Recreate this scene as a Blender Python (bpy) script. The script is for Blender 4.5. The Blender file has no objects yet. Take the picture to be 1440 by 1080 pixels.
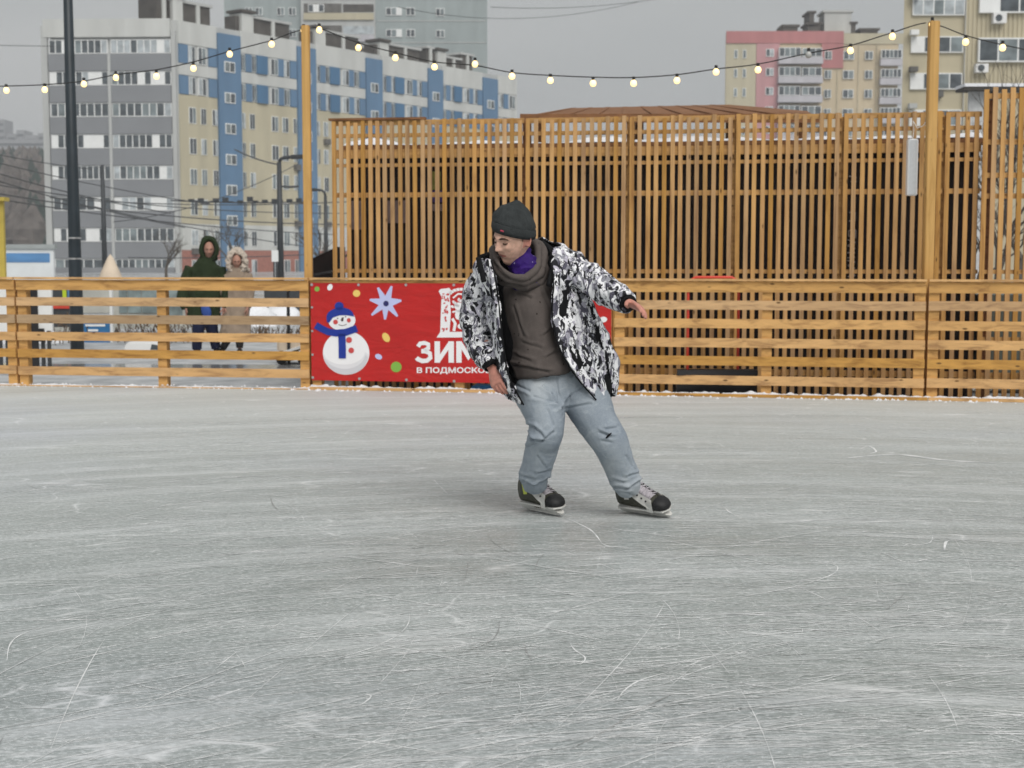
import bpy, bmesh, math, random
import numpy as np
from mathutils import Vector, Matrix, noise
sc = bpy.context.scene
COL = sc.collection
R = math.radians
F = 2000.0; CAM_H = 1.33; PITCH = math.atan(178 / 2000)
SP, CP = math.sin(PITCH), math.cos(PITCH)

def at(px, py, Y):
    """world point seen at photo pixel (px, py) at the depth Y"""
    v = 540 - py
    t = Y / (F * CP + v * SP)
    return Vector(((px - 720) * t, Y, CAM_H + (v * CP - F * SP) * t))

# ---------------------------------------------------------------- materials
def nt(name):
    m = bpy.data.materials.new(name); m.use_nodes = True
    n = m.node_tree; b = n.nodes['Principled BSDF']
    return m, n, n.nodes, n.links, b

def mapping(n, l, scale=(1, 1, 1), rot=(0, 0, 0), loc=(0, 0, 0), src=None):
    mp = n.new('ShaderNodeMapping')
    mp.inputs['Scale'].default_value = scale
    mp.inputs['Rotation'].default_value = rot
    mp.inputs['Location'].default_value = loc
    if src is None:
        tc = n.new('ShaderNodeTexCoord'); src = tc.outputs['Object']
    l.new(src, mp.inputs['Vector'])
    return mp.outputs['Vector']

def noise_n(n, l, vec, scale, detail=3, rough=.5, dist=0):
    t = n.new('ShaderNodeTexNoise')
    t.inputs['Scale'].default_value = scale; t.inputs['Detail'].default_value = detail
    t.inputs['Roughness'].default_value = rough; t.inputs['Distortion'].default_value = dist
    l.new(vec, t.inputs['Vector'])
    return t.outputs['Fac']

def ramp(n, l, fac, stops, interp='LINEAR'):
    r = n.new('ShaderNodeValToRGB'); r.color_ramp.interpolation = interp
    e = r.color_ramp.elements
    while len(e) < len(stops): e.new(0.5)
    for k, (p, c) in enumerate(stops):
        e[k].position = p
        e[k].color = (c, c, c, 1) if isinstance(c, (int, float)) else (*c, 1)
    l.new(fac, r.inputs['Fac'])
    return r.outputs['Color']

def mixc(n, l, fac, a, b, mode='MIX'):
    m = n.new('ShaderNodeMix'); m.data_type = 'RGBA'; m.blend_type = mode
    for sock, v in ((m.inputs['Factor'], fac), (m.inputs['A'], a), (m.inputs['B'], b)):
        pass
    ins = [i for i in m.inputs if i.enabled]
    def setv(s, v):
        if hasattr(v, 'links'): l.new(v, s)
        elif isinstance(v, (int, float)): s.default_value = v if s.type == 'VALUE' else (v, v, v, 1)
        else: s.default_value = (*v, 1)
    setv(m.inputs[0], fac); setv(m.inputs[6], a); setv(m.inputs[7], b)
    return m.outputs[2]

def mth(n, l, op, a, b=None, clamp=False):
    m = n.new('ShaderNodeMath'); m.operation = op; m.use_clamp = clamp
    for s, v in ((m.inputs[0], a), (m.inputs[1], b)):
        if v is None: continue
        if hasattr(v, 'links'): l.new(v, s)
        else: s.default_value = v
    return m.outputs[0]

def bump(n, l, b, h, strength=.3, dist=.01):
    bp = n.new('ShaderNodeBump'); bp.inputs['Strength'].default_value = strength
    bp.inputs['Distance'].default_value = dist
    l.new(h, bp.inputs['Height']); l.new(bp.outputs['Normal'], b.inputs['Normal'])

def mat(name, col, rough=.8, var=.12, scale=3.0, bmp=0, metal=0, emis=None, stretch=(1, 1, 1), spec=.4):
    m, t, n, l, b = nt(name)
    v = mapping(n, l, stretch)
    f = noise_n(n, l, v, scale, 4)
    lo = tuple(c * (1 - var * 1.6) for c in col); hi = tuple(min(1, c * (1 + var * 1.6)) for c in col)
    c = ramp(n, l, f, [(.25, lo), (.75, hi)])
    l.new(c, b.inputs['Base Color'])
    b.inputs['Roughness'].default_value = rough; b.inputs['Metallic'].default_value = metal
    b.inputs['Specular IOR Level'].default_value = spec
    if bmp:
        bump(n, l, b, noise_n(n, l, v, scale * 8, 4), bmp)
    if emis:
        b.inputs['Emission Color'].default_value = (*emis[0], 1); b.inputs['Emission Strength'].default_value = emis[1]
    return m

def wood(name, col, dark, grain=(1, 1, 1), tone=.35, knots=True, sat_grey=.25):
    """sawn pine: grain along the axis with small mapping scale, knots, per-board tone"""
    m, t, n, l, b = nt(name)
    geo = n.new('ShaderNodeNewGeometry'); rnd = geo.outputs['Random Per Island']
    tc = n.new('ShaderNodeTexCoord')
    off = n.new('ShaderNodeVectorMath'); off.operation = 'ADD'
    cmb = n.new('ShaderNodeCombineXYZ')
    r40 = mth(n, l, 'MULTIPLY', rnd, 37.0)
    for k in range(3): l.new(r40, cmb.inputs[k])
    l.new(tc.outputs['Object'], off.inputs[0]); l.new(cmb.outputs[0], off.inputs[1])
    v = mapping(n, l, grain, src=off.outputs[0])
    g = noise_n(n, l, v, 14, 5, .6, .6)
    c = ramp(n, l, g, [(.3, dark), (.5, col), (.78, tuple(min(1, x * 1.25) for x in col))])
    big = noise_n(n, l, mapping(n, l, tuple(max(.35, x * .35) for x in grain), src=off.outputs[0]), 3, 3)
    c = mixc(n, l, mth(n, l, 'MULTIPLY', ramp(n, l, big, [(.45, 0), (.75, 1)]), .35), c, dark)
    # per board tone
    br = mth(n, l, 'ADD', mth(n, l, 'MULTIPLY', rnd, tone), 1 - tone * .55)
    hsv = n.new('ShaderNodeHueSaturation'); l.new(c, hsv.inputs['Color']); l.new(br, hsv.inputs['Value'])
    wn = n.new('ShaderNodeTexWhiteNoise'); wn.noise_dimensions = '1D'; l.new(r40, wn.inputs['W'])
    l.new(mth(n, l, 'SUBTRACT', 1.05, mth(n, l, 'MULTIPLY', wn.outputs['Value'], sat_grey)), hsv.inputs['Saturation'])
    c = hsv.outputs['Color']
    if knots:
        vo = n.new('ShaderNodeTexVoronoi'); vo.inputs['Scale'].default_value = 4.2
        gk = tuple(.8 if x < 1 else 2.2 for x in grain)
        l.new(mapping(n, l, gk, src=off.outputs[0]), vo.inputs['Vector'])
        k = ramp(n, l, vo.outputs['Distance'], [(.05, 1), (.11, 0)])
        c = mixc(n, l, mth(n, l, 'MULTIPLY', k, .9), c, tuple(x * .3 for x in dark))
    l.new(c, b.inputs['Base Color'])
    b.inputs['Roughness'].default_value = .75; b.inputs['Specular IOR Level'].default_value = .3
    bump(n, l, b, g, .25, .004)
    return m

# ---------------------------------------------------------------- object helpers
def tag(o, label=None, cat=None, group=None, kind=None):
    if label: o['label'] = label
    if cat: o['category'] = cat
    if group: o['group'] = group
    if kind: o['kind'] = kind
    return o

def empty(name, loc, label=None, cat=None, group=None, rz=0):
    o = bpy.data.objects.new(name, None); COL.objects.link(o)
    o.location = loc; o.rotation_euler = (0, 0, rz); o.empty_display_size = .2
    return tag(o, label, cat, group)

def link_mesh(name, me, mats, parent=None, smooth=False, local=False):
    o = bpy.data.objects.new(name, me); COL.objects.link(o)
    for m in (mats if isinstance(mats, (list, tuple)) else [mats]):
        me.materials.append(m)
    if parent is not None:
        o.parent = parent
        if not local:
            P = Vector((0, 0, 0)); q = parent
            while q is not None: P += q.location; q = q.parent
            me.transform(Matrix.Translation(-P))
    if smooth:
        me.polygons.foreach_set('use_smooth', [True] * len(me.polygons))
    return o

BOXF = ((0, 3, 2, 1), (4, 5, 6, 7), (0, 1, 5, 4), (1, 2, 6, 5), (2, 3, 7, 6), (3, 0, 4, 7))
SPLIT = {'rail', 'white_band', 'insulator', 'eyebrow', 'eyelash', 'cuff', 'grommet', 'rafter', 'dot_print', 'blue_panel', 'pier', 'runner', 'snowman_button', 'snowman_cheek', 'eyelet', 'balcony_band', 'zip', 'leg', 'opening', 'collar', 'painted_marks'}
class MB:
    def __init__(s, T=None): s.v = []; s.f = []; s.m = []; s.T = T; s.marks = []
    def add(s, vs, fs, mi=0):
        k = len(s.v); s.marks.append((k, len(s.f)))
        for p in vs: s.v.append(tuple(s.T(*p)) if s.T else tuple(p))
        for f in fs: s.f.append(tuple(k + i for i in f)); s.m.append(mi)
    def box(s, a, b, mi=0):
        x0, y0, z0 = a; x1, y1, z1 = b
        s.add([(x0, y0, z0), (x1, y0, z0), (x1, y1, z0), (x0, y1, z0), (x0, y0, z1), (x1, y0, z1), (x1, y1, z1), (x0, y1, z1)], BOXF, mi)
    def hexa(s, p, mi=0): s.add(p, BOXF, mi)
    def bar(s, a, b, w, h, mi=0, up=(0, 0, 1)):
        a = Vector(a); b = Vector(b); d = (b - a).normalized(); u = Vector(up)
        if abs(d.dot(u)) > .98: u = Vector((0, 1, 0))
        sd = d.cross(u).normalized() * w / 2; uu = sd.cross(d).normalized() * h / 2
        s.hexa([a - sd - uu, a + sd - uu, b + sd - uu, b - sd - uu, a - sd + uu, a + sd + uu, b + sd + uu, b - sd + uu], mi)
    def tube(s, pts, r, n=8, mi=0, closed=False, caps=True):
        pts = [Vector(p) for p in pts]; N = len(pts)
        rr = r if isinstance(r, (list, tuple)) else [r] * N
        rings = []; nrm = None
        for i, p in enumerate(pts):
            if closed: t = (pts[(i + 1) % N] - pts[i - 1]).normalized()
            else: t = (pts[min(i + 1, N - 1)] - pts[max(i - 1, 0)]).normalized()
            if nrm is None:
                a = Vector((0, 0, 1)) if abs(t.z) < .9 else Vector((1, 0, 0))
                nrm = (a - t * a.dot(t)).normalized()
            else: nrm = (nrm - t * nrm.dot(t)).normalized()
            bn = t.cross(nrm)
            rings.append([p + (nrm * math.cos(6.28318 * k / n) + bn * math.sin(6.28318 * k / n)) * rr[i] for k in range(n)])
        vs = [q for g in rings for q in g]; fs = []
        for i in range(N if closed else N - 1):
            j = (i + 1) % N
            for k in range(n):
                k2 = (k + 1) % n
                fs.append((i * n + k, i * n + k2, j * n + k2, j * n + k))
        if caps and not closed:
            fs.append(tuple(range(n))[::-1]); fs.append(tuple((N - 1) * n + k for k in range(n)))
        s.add(vs, fs, mi)
    def prism(s, pts, d, mi=0):
        """pts: outline (list of 3-vectors), d: extrusion vector"""
        n = len(pts); d = Vector(d)
        vs = [Vector(p) for p in pts] + [Vector(p) + d for p in pts]
        fs = [tuple(range(n))[::-1], tuple(range(n, 2 * n))] + [(i, (i + 1) % n, n + (i + 1) % n, n + i) for i in range(n)]
        s.add(vs, fs, mi)
    def mesh(s, name):
        me = bpy.data.meshes.new(name); me.from_pydata(s.v, [], s.f); me.update()
        me.polygons.foreach_set('material_index', s.m)
        return me
    def build(s, name, mats, parent=None, smooth=False, bevel=0):
        if name in SPLIT and parent is not None and len(s.marks) > 1:
            o_ = None
            ends = s.marks[1:] + [(len(s.v), len(s.f))]
            for (v0, f0), (v1, f1) in zip(s.marks, ends):
                q = MB(); q.v = s.v[v0:v1]; q.f = [tuple(i - v0 for i in f) for f in s.f[f0:f1]]; q.m = s.m[f0:f1]; q.marks = []
                o_ = q.build(name, mats, parent, smooth, bevel)
            return o_
        me = s.mesh(name)
        bm = bmesh.new(); bm.from_mesh(me)
        bmesh.ops.recalc_face_normals(bm, faces=bm.faces)
        if bevel: bmesh.ops.bevel(bm, geom=list(bm.edges), offset=bevel, segments=2, affect='EDGES')
        bm.to_mesh(me); bm.free()
        return link_mesh(name, me, mats, parent, smooth)

def lerp(a, b, t): return a + (b - a) * t

# ---------------------------------------------------------------- camera, light, sky
cam = bpy.data.cameras.new('camera'); co = bpy.data.objects.new('camera', cam); COL.objects.link(co)
co.location = (0, 0, CAM_H); co.rotation_euler = (math.pi / 2 - PITCH, 0, 0)
cam.sensor_width = 36; cam.lens = 50; cam.clip_end = 6000; cam.clip_start = .05
cam.dof.use_dof = True; cam.dof.focus_distance = 5.8; cam.dof.aperture_fstop = 5.6
sc.camera = co
sc.view_settings.view_transform = 'Standard'; sc.view_settings.look = 'None'
sc.view_settings.exposure = 0.0; sc.view_settings.gamma = 1
sc.cycles.use_denoising = True
sc.cycles.max_bounces = 8; sc.cycles.transparent_max_bounces = 12; sc.cycles.volume_bounces = 0

SUN_EL, SUN_AZ = R(47), R(202)       # high, behind the photographer and a little to the right
w = bpy.data.worlds.new('World'); sc.world = w; w.use_nodes = True
n = w.node_tree.nodes; l = w.node_tree.links
bg = n['Background']; sky = n.new('ShaderNodeTexSky'); sky.sky_type = 'NISHITA'; sky.sun_disc = False
sky.sun_elevation = SUN_EL; sky.sun_rotation = R(155); sky.dust_density = 4; sky.air_density = 1.2
hs = n.new('ShaderNodeHueSaturation'); hs.inputs['Saturation'].default_value = .12
l.new(sky.outputs[0], hs.inputs['Color'])
tc = n.new('ShaderNodeTexCoord')
cl = noise_n(n, l, mapping(n, l, (1.2, 1.2, 5), src=tc.outputs['Generated']), 1.6, 4, .5)
cloud = ramp(n, l, cl, [(.3, (5.0, 5.22, 5.25)), (.5, (5.6, 5.82, 5.82)), (.7, (6.3, 6.45, 6.4))])
mx = mixc(n, l, .85, hs.outputs['Color'], cloud)
l.new(mx, bg.inputs['Color']); bg.inputs['Strength'].default_value = .089
sun = bpy.data.lights.new('sun', 'SUN'); so = bpy.data.objects.new('sun', sun); COL.objects.link(so)
sun.energy = 2.3; sun.angle = R(40); sun.color = (1, .97, .93)
# light comes from behind-right of the camera, so the faint shadow falls to the left and away
so.rotation_euler = (R(43), 0, R(22))

# ---------------------------------------------------------------- shared materials
M_board = wood('pine_board', (.60, .335, .105), (.33, .165, .05), (.12, 1.4, 1.4), tone=.3)
M_slat = wood('pine_slat', (.52, .285, .088), (.32, .155, .044), (1.4, 1.4, .1), tone=.38, sat_grey=.22)
M_brown = wood('stained_brown_wood', (.24, .11, .045), (.13, .055, .02), (.12, 1.4, 1.4))
M_pole = wood('pine_pole', (.56, .345, .135), (.42, .235, .08), (1.4, 1.4, .08), tone=.1)
M_snow = mat('snow', (.82, .83, .86), .6, .04, 20, .5)
M_black = mat('black_plastic', (.02, .02, .022), .45, .1)
M_dark = mat('dark_metal', (.045, .05, .055), .5, .15, 6, .1)
M_lamp = mat('lamp_post_paint', (.022, .032, .04), .45, .15, 4)
M_white = mat('white_paint', (.78, .78, .77), .5, .04)
M_glass_d = mat('window_glass_dark', (.085, .1, .11), .15, .3, 2)
M_glass_l = mat('curtained_glass', (.42, .46, .48), .3, .25, 1.5)
M_frame = mat('white_window_frame', (.82, .83, .82), .5, .03)
M_alum = mat('steel', (.6, .6, .6), .35, .05, metal=.9)
M_red = mat('red_paint', (.62, .06, .035), .4, .08)
# ================================================================ ice rink
J = [(-800, 15.9), (-387, 15.3), (25, 14.85), (437, 14.4), (862, 13.85), (1302, 13.3), (1752, 12.75), (2200, 12.2)]   # fence joints (pixel column, depth)
def jx(k, dy=0): p = J[k]; return Vector(((p[0] - 720) / F * p[1] * 1.0, p[1] + dy))
JP = [Vector((at(px, 500, Y).x, Y)) for px, Y in J]

m, t, n, l, b = nt('rink_ice')
tc = n.new('ShaderNodeTexCoord'); O = tc.outputs['Object']
sx = n.new('ShaderNodeSeparateXYZ'); l.new(O, sx.inputs[0])
dx = mth(n, l, 'SUBTRACT', sx.outputs[0], 1.1); dy = mth(n, l, 'SUBTRACT', sx.outputs[1], .1)
rad = mth(n, l, 'SQRT', mth(n, l, 'ADD', mth(n, l, 'MULTIPLY', dx, dx), mth(n, l, 'MULTIPLY', dy, dy)))
ang = mth(n, l, 'MULTIPLY', mth(n, l, 'ARCTAN2', dx, dy), 7.0)
wob = noise_n(n, l, mapping(n, l, src=O), .5, 2)
rad2 = mth(n, l, 'ADD', rad, mth(n, l, 'MULTIPLY', wob, .4))
cb = n.new('ShaderNodeCombineXYZ'); l.new(ang, cb.inputs[0]); l.new(rad2, cb.inputs[1]); W = cb.outputs[0]
def lines(src, scl, rot, scale, width, seedloc, mask_scale, mlo, mhi):
    v = mapping(n, l, scl, (0, 0, rot), seedloc, src)
    f = noise_n(n, l, v, scale, 1.5, .4)
    d = mth(n, l, 'ABSOLUTE', mth(n, l, 'SUBTRACT', f, .5))
    ln = ramp(n, l, d, [(0, 1), (width, 0)])
    mk = ramp(n, l, noise_n(n, l, mapping(n, l, (1, 1, 1), (0, 0, rot * .5), seedloc, src), mask_scale, 4, .6), [(mlo, 0), (mhi, 1)])
    return mth(n, l, 'MULTIPLY', ln, mk)
base = (.235, .266, .256)
L1 = lines(W, (.22, 4, 1), R(3), 1.9, .006, (3, 7, 0), 2.2, .45, .6)
L2 = lines(W, (.3, 5, 1), R(-7), 2.6, .006, (13, 2, 0), 2.5, .45, .6)
L3 = lines(O, (.6, 2.0, 1), R(25), 1.6, .009, (5, 31, 0), 1.2, .5, .58)
L4 = lines(O, (1, 1.3, 1), R(-40), 1.0, .0055, (45, 11, 0), 1.6, .5, .57)
streak = noise_n(n, l, mapping(n, l, (.6, 6.5, 1), (0, 0, R(2)), src=W), 2.4, 8, .7)
streak2 = noise_n(n, l, mapping(n, l, (1.0, 11, 1), (0, 0, R(-20)), (9, 9, 0), W), 3.0, 7, .7)
streak3 = noise_n(n, l, mapping(n, l, (1.1, 9, 1), (0, 0, R(26)), (2, 29, 0), W), 3.0, 7, .7)
streak4 = noise_n(n, l, mapping(n, l, (1.3, 9, 1), (0, 0, R(-38)), (7, 19, 0), O), 2.4, 7, .7)
patch = noise_n(n, l, mapping(n, l, (.35, 1.4, 1), src=W), .9, 5, .6)
grain = noise_n(n, l, mapping(n, l, (.55, 1, 1), src=O), 75, 4, .8)
grain2 = noise_n(n, l, O, 230, 2, .7)
blot = noise_n(n, l, mapping(n, l, (.6, 1, 1), src=O), 9, 6, .7)
flake = ramp(n, l, noise_n(n, l, O, 45, 2, .6), [(.68, 0), (.73, 1)])
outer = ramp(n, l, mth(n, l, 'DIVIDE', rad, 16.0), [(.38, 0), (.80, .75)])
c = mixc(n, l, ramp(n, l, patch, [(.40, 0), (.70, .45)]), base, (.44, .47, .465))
c = mixc(n, l, outer, c, (.60, .615, .595))  # paler outward: sky sheen on the far ice put into the base colour
c = mixc(n, l, ramp(n, l, streak, [(.47, 0), (.74, .38)]), c, (.46, .495, .485))
c = mixc(n, l, ramp(n, l, streak2, [(.5, 0), (.72, .42)]), c, (.48, .51, .50))
c = mixc(n, l, ramp(n, l, streak3, [(.53, 0), (.72, .45)]), c, (.52, .54, .545))
c = mixc(n, l, ramp(n, l, streak4, [(.55, 0), (.74, .45)]), c, (.52, .54, .545))
c = mixc(n, l, ramp(n, l, blot, [(.5, 0), (.72, .4)]), c, (.50, .53, .53))
wide = noise_n(n, l, mapping(n, l, (.28, 2.6, 1), (0, 0, R(1)), (31, 3, 0), W), 1.3, 5, .62)
c = mixc(n, l, ramp(n, l, wide, [(.52, 0), (.68, .62)]), c, (.66, .68, .685))
c = mixc(n, l, ramp(n, l, wide, [(.32, .35), (.45, 0)]), c, (.25, .27, .265))
c = mixc(n, l, ramp(n, l, streak, [(.26, .3), (.40, 0)]), c, (.225, .245, .24))
grn = mth(n, l, 'MULTIPLY', ramp(n, l, grain, [(.50, 0), (.60, 1)]), ramp(n, l, patch, [(.35, .5), (.65, .95)]))
c = mixc(n, l, grn, c, (.66, .69, .69))
c = mixc(n, l, mth(n, l, 'MULTIPLY', ramp(n, l, grain, [(.30, 1), (.46, 0)]), .35), c, (.22, .235, .23))
c = mixc(n, l, mth(n, l, 'MULTIPLY', ramp(n, l, grain2, [(.3, 1), (.5, 0)]), .35), c, (.22, .235, .23))
for L, a in ((L1, .6), (L2, .55), (L3, .7), (L4, .6)):
    c = mixc(n, l, mth(n, l, 'MULTIPLY', mth(n, l, 'MULTIPLY', L, a), ramp(n, l, blot, [(.38, .25), (.55, 1)])), c, (.82, .83, .83))
c = mixc(n, l, mth(n, l, 'MULTIPLY', flake, mth(n, l, 'MULTIPLY', ramp(n, l, streak, [(.48, 0), (.6, 1)]), .7)), c, (.9, .9, .9))
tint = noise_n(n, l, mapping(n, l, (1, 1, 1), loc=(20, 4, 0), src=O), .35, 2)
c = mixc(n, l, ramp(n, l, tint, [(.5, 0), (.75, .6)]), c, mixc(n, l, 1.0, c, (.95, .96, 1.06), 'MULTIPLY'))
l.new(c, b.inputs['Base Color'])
l.new(mth(n, l, 'ADD', ramp(n, l, patch, [(.3, .36), (.7, .6)]), mth(n, l, 'MULTIPLY', outer, .25), True), b.inputs['Roughness'])
b.inputs['Specular IOR Level'].default_value = .35
h = mth(n, l, 'ADD', mth(n, l, 'MULTIPLY', grain, .5), mth(n, l, 'MULTIPLY', streak, .6))
bump(n, l, b, h, .25, .004)
M_ice = m

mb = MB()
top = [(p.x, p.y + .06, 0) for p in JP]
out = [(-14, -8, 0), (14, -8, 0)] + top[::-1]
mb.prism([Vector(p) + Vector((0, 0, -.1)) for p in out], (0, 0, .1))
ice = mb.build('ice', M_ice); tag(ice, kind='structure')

# skate marks: thin curved grooves and ridges scraped in the ice
rnd = random.Random(5)
M_scr = mat('scraped_ice', (.74, .77, .77), .7, .22, 9)
M_scr2 = mat('dark_groove', (.28, .29, .285), .5, .1, 40)
mb = MB()
def ribbon(pts, w, mi, z):
    N = len(pts); vs = []
    for i, p in enumerate(pts):
        t_ = (Vector(pts[min(i + 1, N - 1)]) - Vector(pts[max(i - 1, 0)])).normalized()
        nn = Vector((-t_.y, t_.x)); tt = i / (N - 1)
        ww = w * (math.sin(math.pi * min(max(tt, .03), .97)) ** .6) * rnd.uniform(.55, 1.25)
        zz = z
        vs += [(p[0] + nn.x * ww / 2, p[1] + nn.y * ww / 2, zz), (p[0] - nn.x * ww / 2, p[1] - nn.y * ww / 2, zz)]
    mb.add(vs, [(2 * i, 2 * i + 1, 2 * i + 3, 2 * i + 2) for i in range(N - 1)], mi)
def gpt(px, py): Y = F * CAM_H / (py - 362) * .9975; q = at(px, py, Y); Y *= 1.0; return (q.x, Y)
zc = 0
def broken(pts, w, mi, gap):
    global zc
    zc = (zc + 1) % 60
    k = 0; N = len(pts)
    while k < N - 2:
        m_ = min(N, k + rnd.randint(3, 9))
        if rnd.random() > gap: ribbon(pts[k:m_], w * rnd.uniform(.6, 1.2), mi, .0012 + zc * .00003)
        k = m_ - (1 if rnd.random() < .5 else 0)
for i in range(3600):
    Y = 2.6 + 10.4 * rnd.random() ** 1.35
    X = rnd.uniform(-.42, .42) * Y
    if Y > 12.4: continue
    kind = rnd.random()
    if kind < .80: a = math.atan2(-(X - 1.1), Y - .1) + rnd.gauss(0, R(9 if rnd.random() < .55 else 26)); Lg = rnd.uniform(.4, 3.0); k0 = -.13 + rnd.gauss(0, .12); dk = rnd.gauss(0, .15)
    elif kind < .96: a = rnd.uniform(0, 6.28); Lg = rnd.uniform(.1, .6); k0 = rnd.gauss(0, 1.2); dk = rnd.gauss(0, 2.0)
    else: a = rnd.uniform(0, 6.28); Lg = rnd.uniform(.12, .45); k0 = rnd.choice((-1, 1)) * rnd.uniform(2, 8); dk = rnd.gauss(0, 8)
    N = 18; x, y = X, Y; pts = []
    for k in range(N):
        pts.append((x, y)); x += math.cos(a) * Lg / N; y += math.sin(a) * Lg / N; a += (k0 + dk * k / N) * Lg / N
    if max(q[1] for q in pts) > 13.0: continue
    dkc = rnd.random() < .10 and Lg < .8
    broken(pts, (rnd.choice((.0014, .0020, .0028, .0042)) if kind < .8 else rnd.choice((.001, .0014, .002))) * (.85 + .07 * Y), 1 if dkc else 0, .25 if not dkc else .1)
for i in range(110):
    Y = 3.0 + 9 * rnd.random() ** 1.2; X = rnd.uniform(-.42, .42) * Y; a0 = math.atan2(-(X - 1.1), Y - .1) + rnd.gauss(0, R(14)); Lg = rnd.uniform(.5, 2.2); kk = -.13 + rnd.gauss(0, .15)
    for q in range(rnd.randint(3, 9)):
        ox = rnd.gauss(0, .25); oy = rnd.gauss(0, .025 + .006 * Y); x, y, a = X + ox, Y + oy, a0 + rnd.gauss(0, .02); pts = []
        for k in range(16): pts.append((x, y)); x += math.cos(a) * Lg / 16; y += math.sin(a) * Lg / 16; a += kk * Lg / 16
        if max(v_[1] for v_ in pts) < 13: broken(pts, rnd.choice((.0016, .0026, .004)) * (.85 + .07 * Y), 0, .3)
def smooth_px(keys, n_=5):
    out = []
    for i in range(len(keys) - 1):
        p0, p1, p2, p3 = keys[max(i - 1, 0)], keys[i], keys[i + 1], keys[min(i + 2, len(keys) - 1)]
        for k in range(n_):
            t_ = k / n_; out.append(tuple(.5 * (2 * p1[j] + (p2[j] - p0[j]) * t_ + (2 * p0[j] - 5 * p1[j] + 4 * p2[j] - p3[j]) * t_ ** 2 + (3 * p1[j] - p0[j] - 3 * p2[j] + p3[j]) * t_ ** 3) for j in (0, 1)))
    return out + [keys[-1]]
for keys, w_, mi in (([(792, 729), (812, 738), (833, 750), (847, 768)], .010, 0), ([(792, 729), (812, 738), (833, 750), (847, 768)], .008, 0), ([(847, 768), (858, 772), (872, 771)], .012, 0),
        ([(686, 754), (694, 766), (712, 778), (735, 785), (762, 787)], .005, 1), ([(576, 868), (574, 884), (560, 900), (530, 916), (490, 930), (450, 942)], .006, 0), ([(800, 910), (808, 922), (823, 934), (815, 945)], .006, 0),
        ([(765, 783), (757, 792), (752, 806)], .007, 1), ([(658, 795), (657, 806), (654, 818)], .006, 1), ([(736, 912), (741, 926), (748, 938)], .007, 1), ([(702, 880), (700, 896), (686, 912), (640, 930)], .005, 1),
        ([(0, 945), (60, 932), (130, 922), (240, 900), (330, 882), (440, 868)], .005, 0), ([(0, 1040), (90, 1028), (160, 1012), (240, 1002), (330, 990)], .007, 0), ([(10, 938), (14, 915), (30, 900), (70, 886)], .006, 0),
        ([(480, 1055), (560, 1045), (640, 1030), (700, 1022), (790, 1004), (860, 985)], .007, 0), ([(680, 960), (730, 972), (800, 985), (865, 998)], .005, 0), ([(868, 996), (880, 980), (905, 965), (960, 950)], .007, 0), ([(800, 1070), (850, 1042), (900, 1010), (950, 985)], .010, 1),
        ([(470, 1010), (500, 1005), (512, 1000), (522, 990), (510, 986)], .006, 0), ([(960, 855), (1040, 845), (1110, 832), (1165, 815), (1178, 802), (1160, 795), (1130, 790)], .006, 0), ([(1270, 772), (1278, 768), (1290, 770), (1308, 766), (1312, 756)], .008, 0),
        ([(1240, 780), (1275, 795), (1310, 790), (1345, 800)], .006, 0), ([(1050, 830), (1120, 822), (1200, 810)], .006, 0), ([(1210, 632), (1222, 628), (1232, 636), (1215, 640)], .018, 0), ([(1190, 645), (1260, 640), (1330, 648), (1400, 652)], .05, 0),
        ([(1245, 865), (1262, 850), (1272, 840)], .006, 1), ([(1040, 730), (1025, 722), (1020, 716)], .008, 0), ([(1328, 778), (1330, 766), (1340, 762)], .012, 0), ([(380, 700), (384, 712), (392, 720)], .008, 1), ([(0, 700), (60, 694), (140, 690), (240, 686)], .008, 0)):
    pts = [gpt(*q) for q in smooth_px(keys)]; zc = (zc + 1) % 60; ribbon(pts, w_, mi, .0012 + zc * .00003)
for i in range(16000):       # loose ice crumbs
    Y = 2.8 + 9 * rnd.random() ** 1.5; X = rnd.uniform(-.42, .42) * Y
    if noise.noise(Vector((X * .8, Y * 1.6, 3))) < rnd.uniform(-.5, .35): continue
    r = rnd.uniform(.0010, .0028) * (.7 + .08 * Y); a = rnd.uniform(0, 1.5); e_ = rnd.uniform(1, 2.5)
    mb.add([(X - r * e_, Y, .003), (X, Y - r, .0032), (X + r * e_, Y + r * .3, .003), (X, Y + r, .0034)], [(0, 1, 2, 3)])
scr = mb.build('skate_marks', [M_scr, M_scr2]); tag(scr, kind='stuff')

# ================================================================ ground beyond the rink
m, t, n, l, b = nt('wet_slushy_pavement')
v = mapping(n, l)
pz = noise_n(n, l, mapping(n, l, (.25, 1, 1)), .5, 4)
f = noise_n(n, l, v, 3, 5)
c = ramp(n, l, f, [(.3, (.30, .31, .32)), (.7, (.55, .56, .57))])
c = mixc(n, l, ramp(n, l, pz, [(.5, 0), (.6, .8)]), c, (.2, .2, .2))
l.new(c, b.inputs['Base Color'])
l.new(ramp(n, l, pz, [(.46, .7), (.56, .12)]), b.inputs['Roughness'])
bump(n, l, b, f, .2, .02)
M_ground = m
mb = MB(); mb.box((-2500, -400, -.6), (2500, 4000, -.1)); g = mb.build('ground', M_ground); tag(g, kind='structure')

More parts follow.
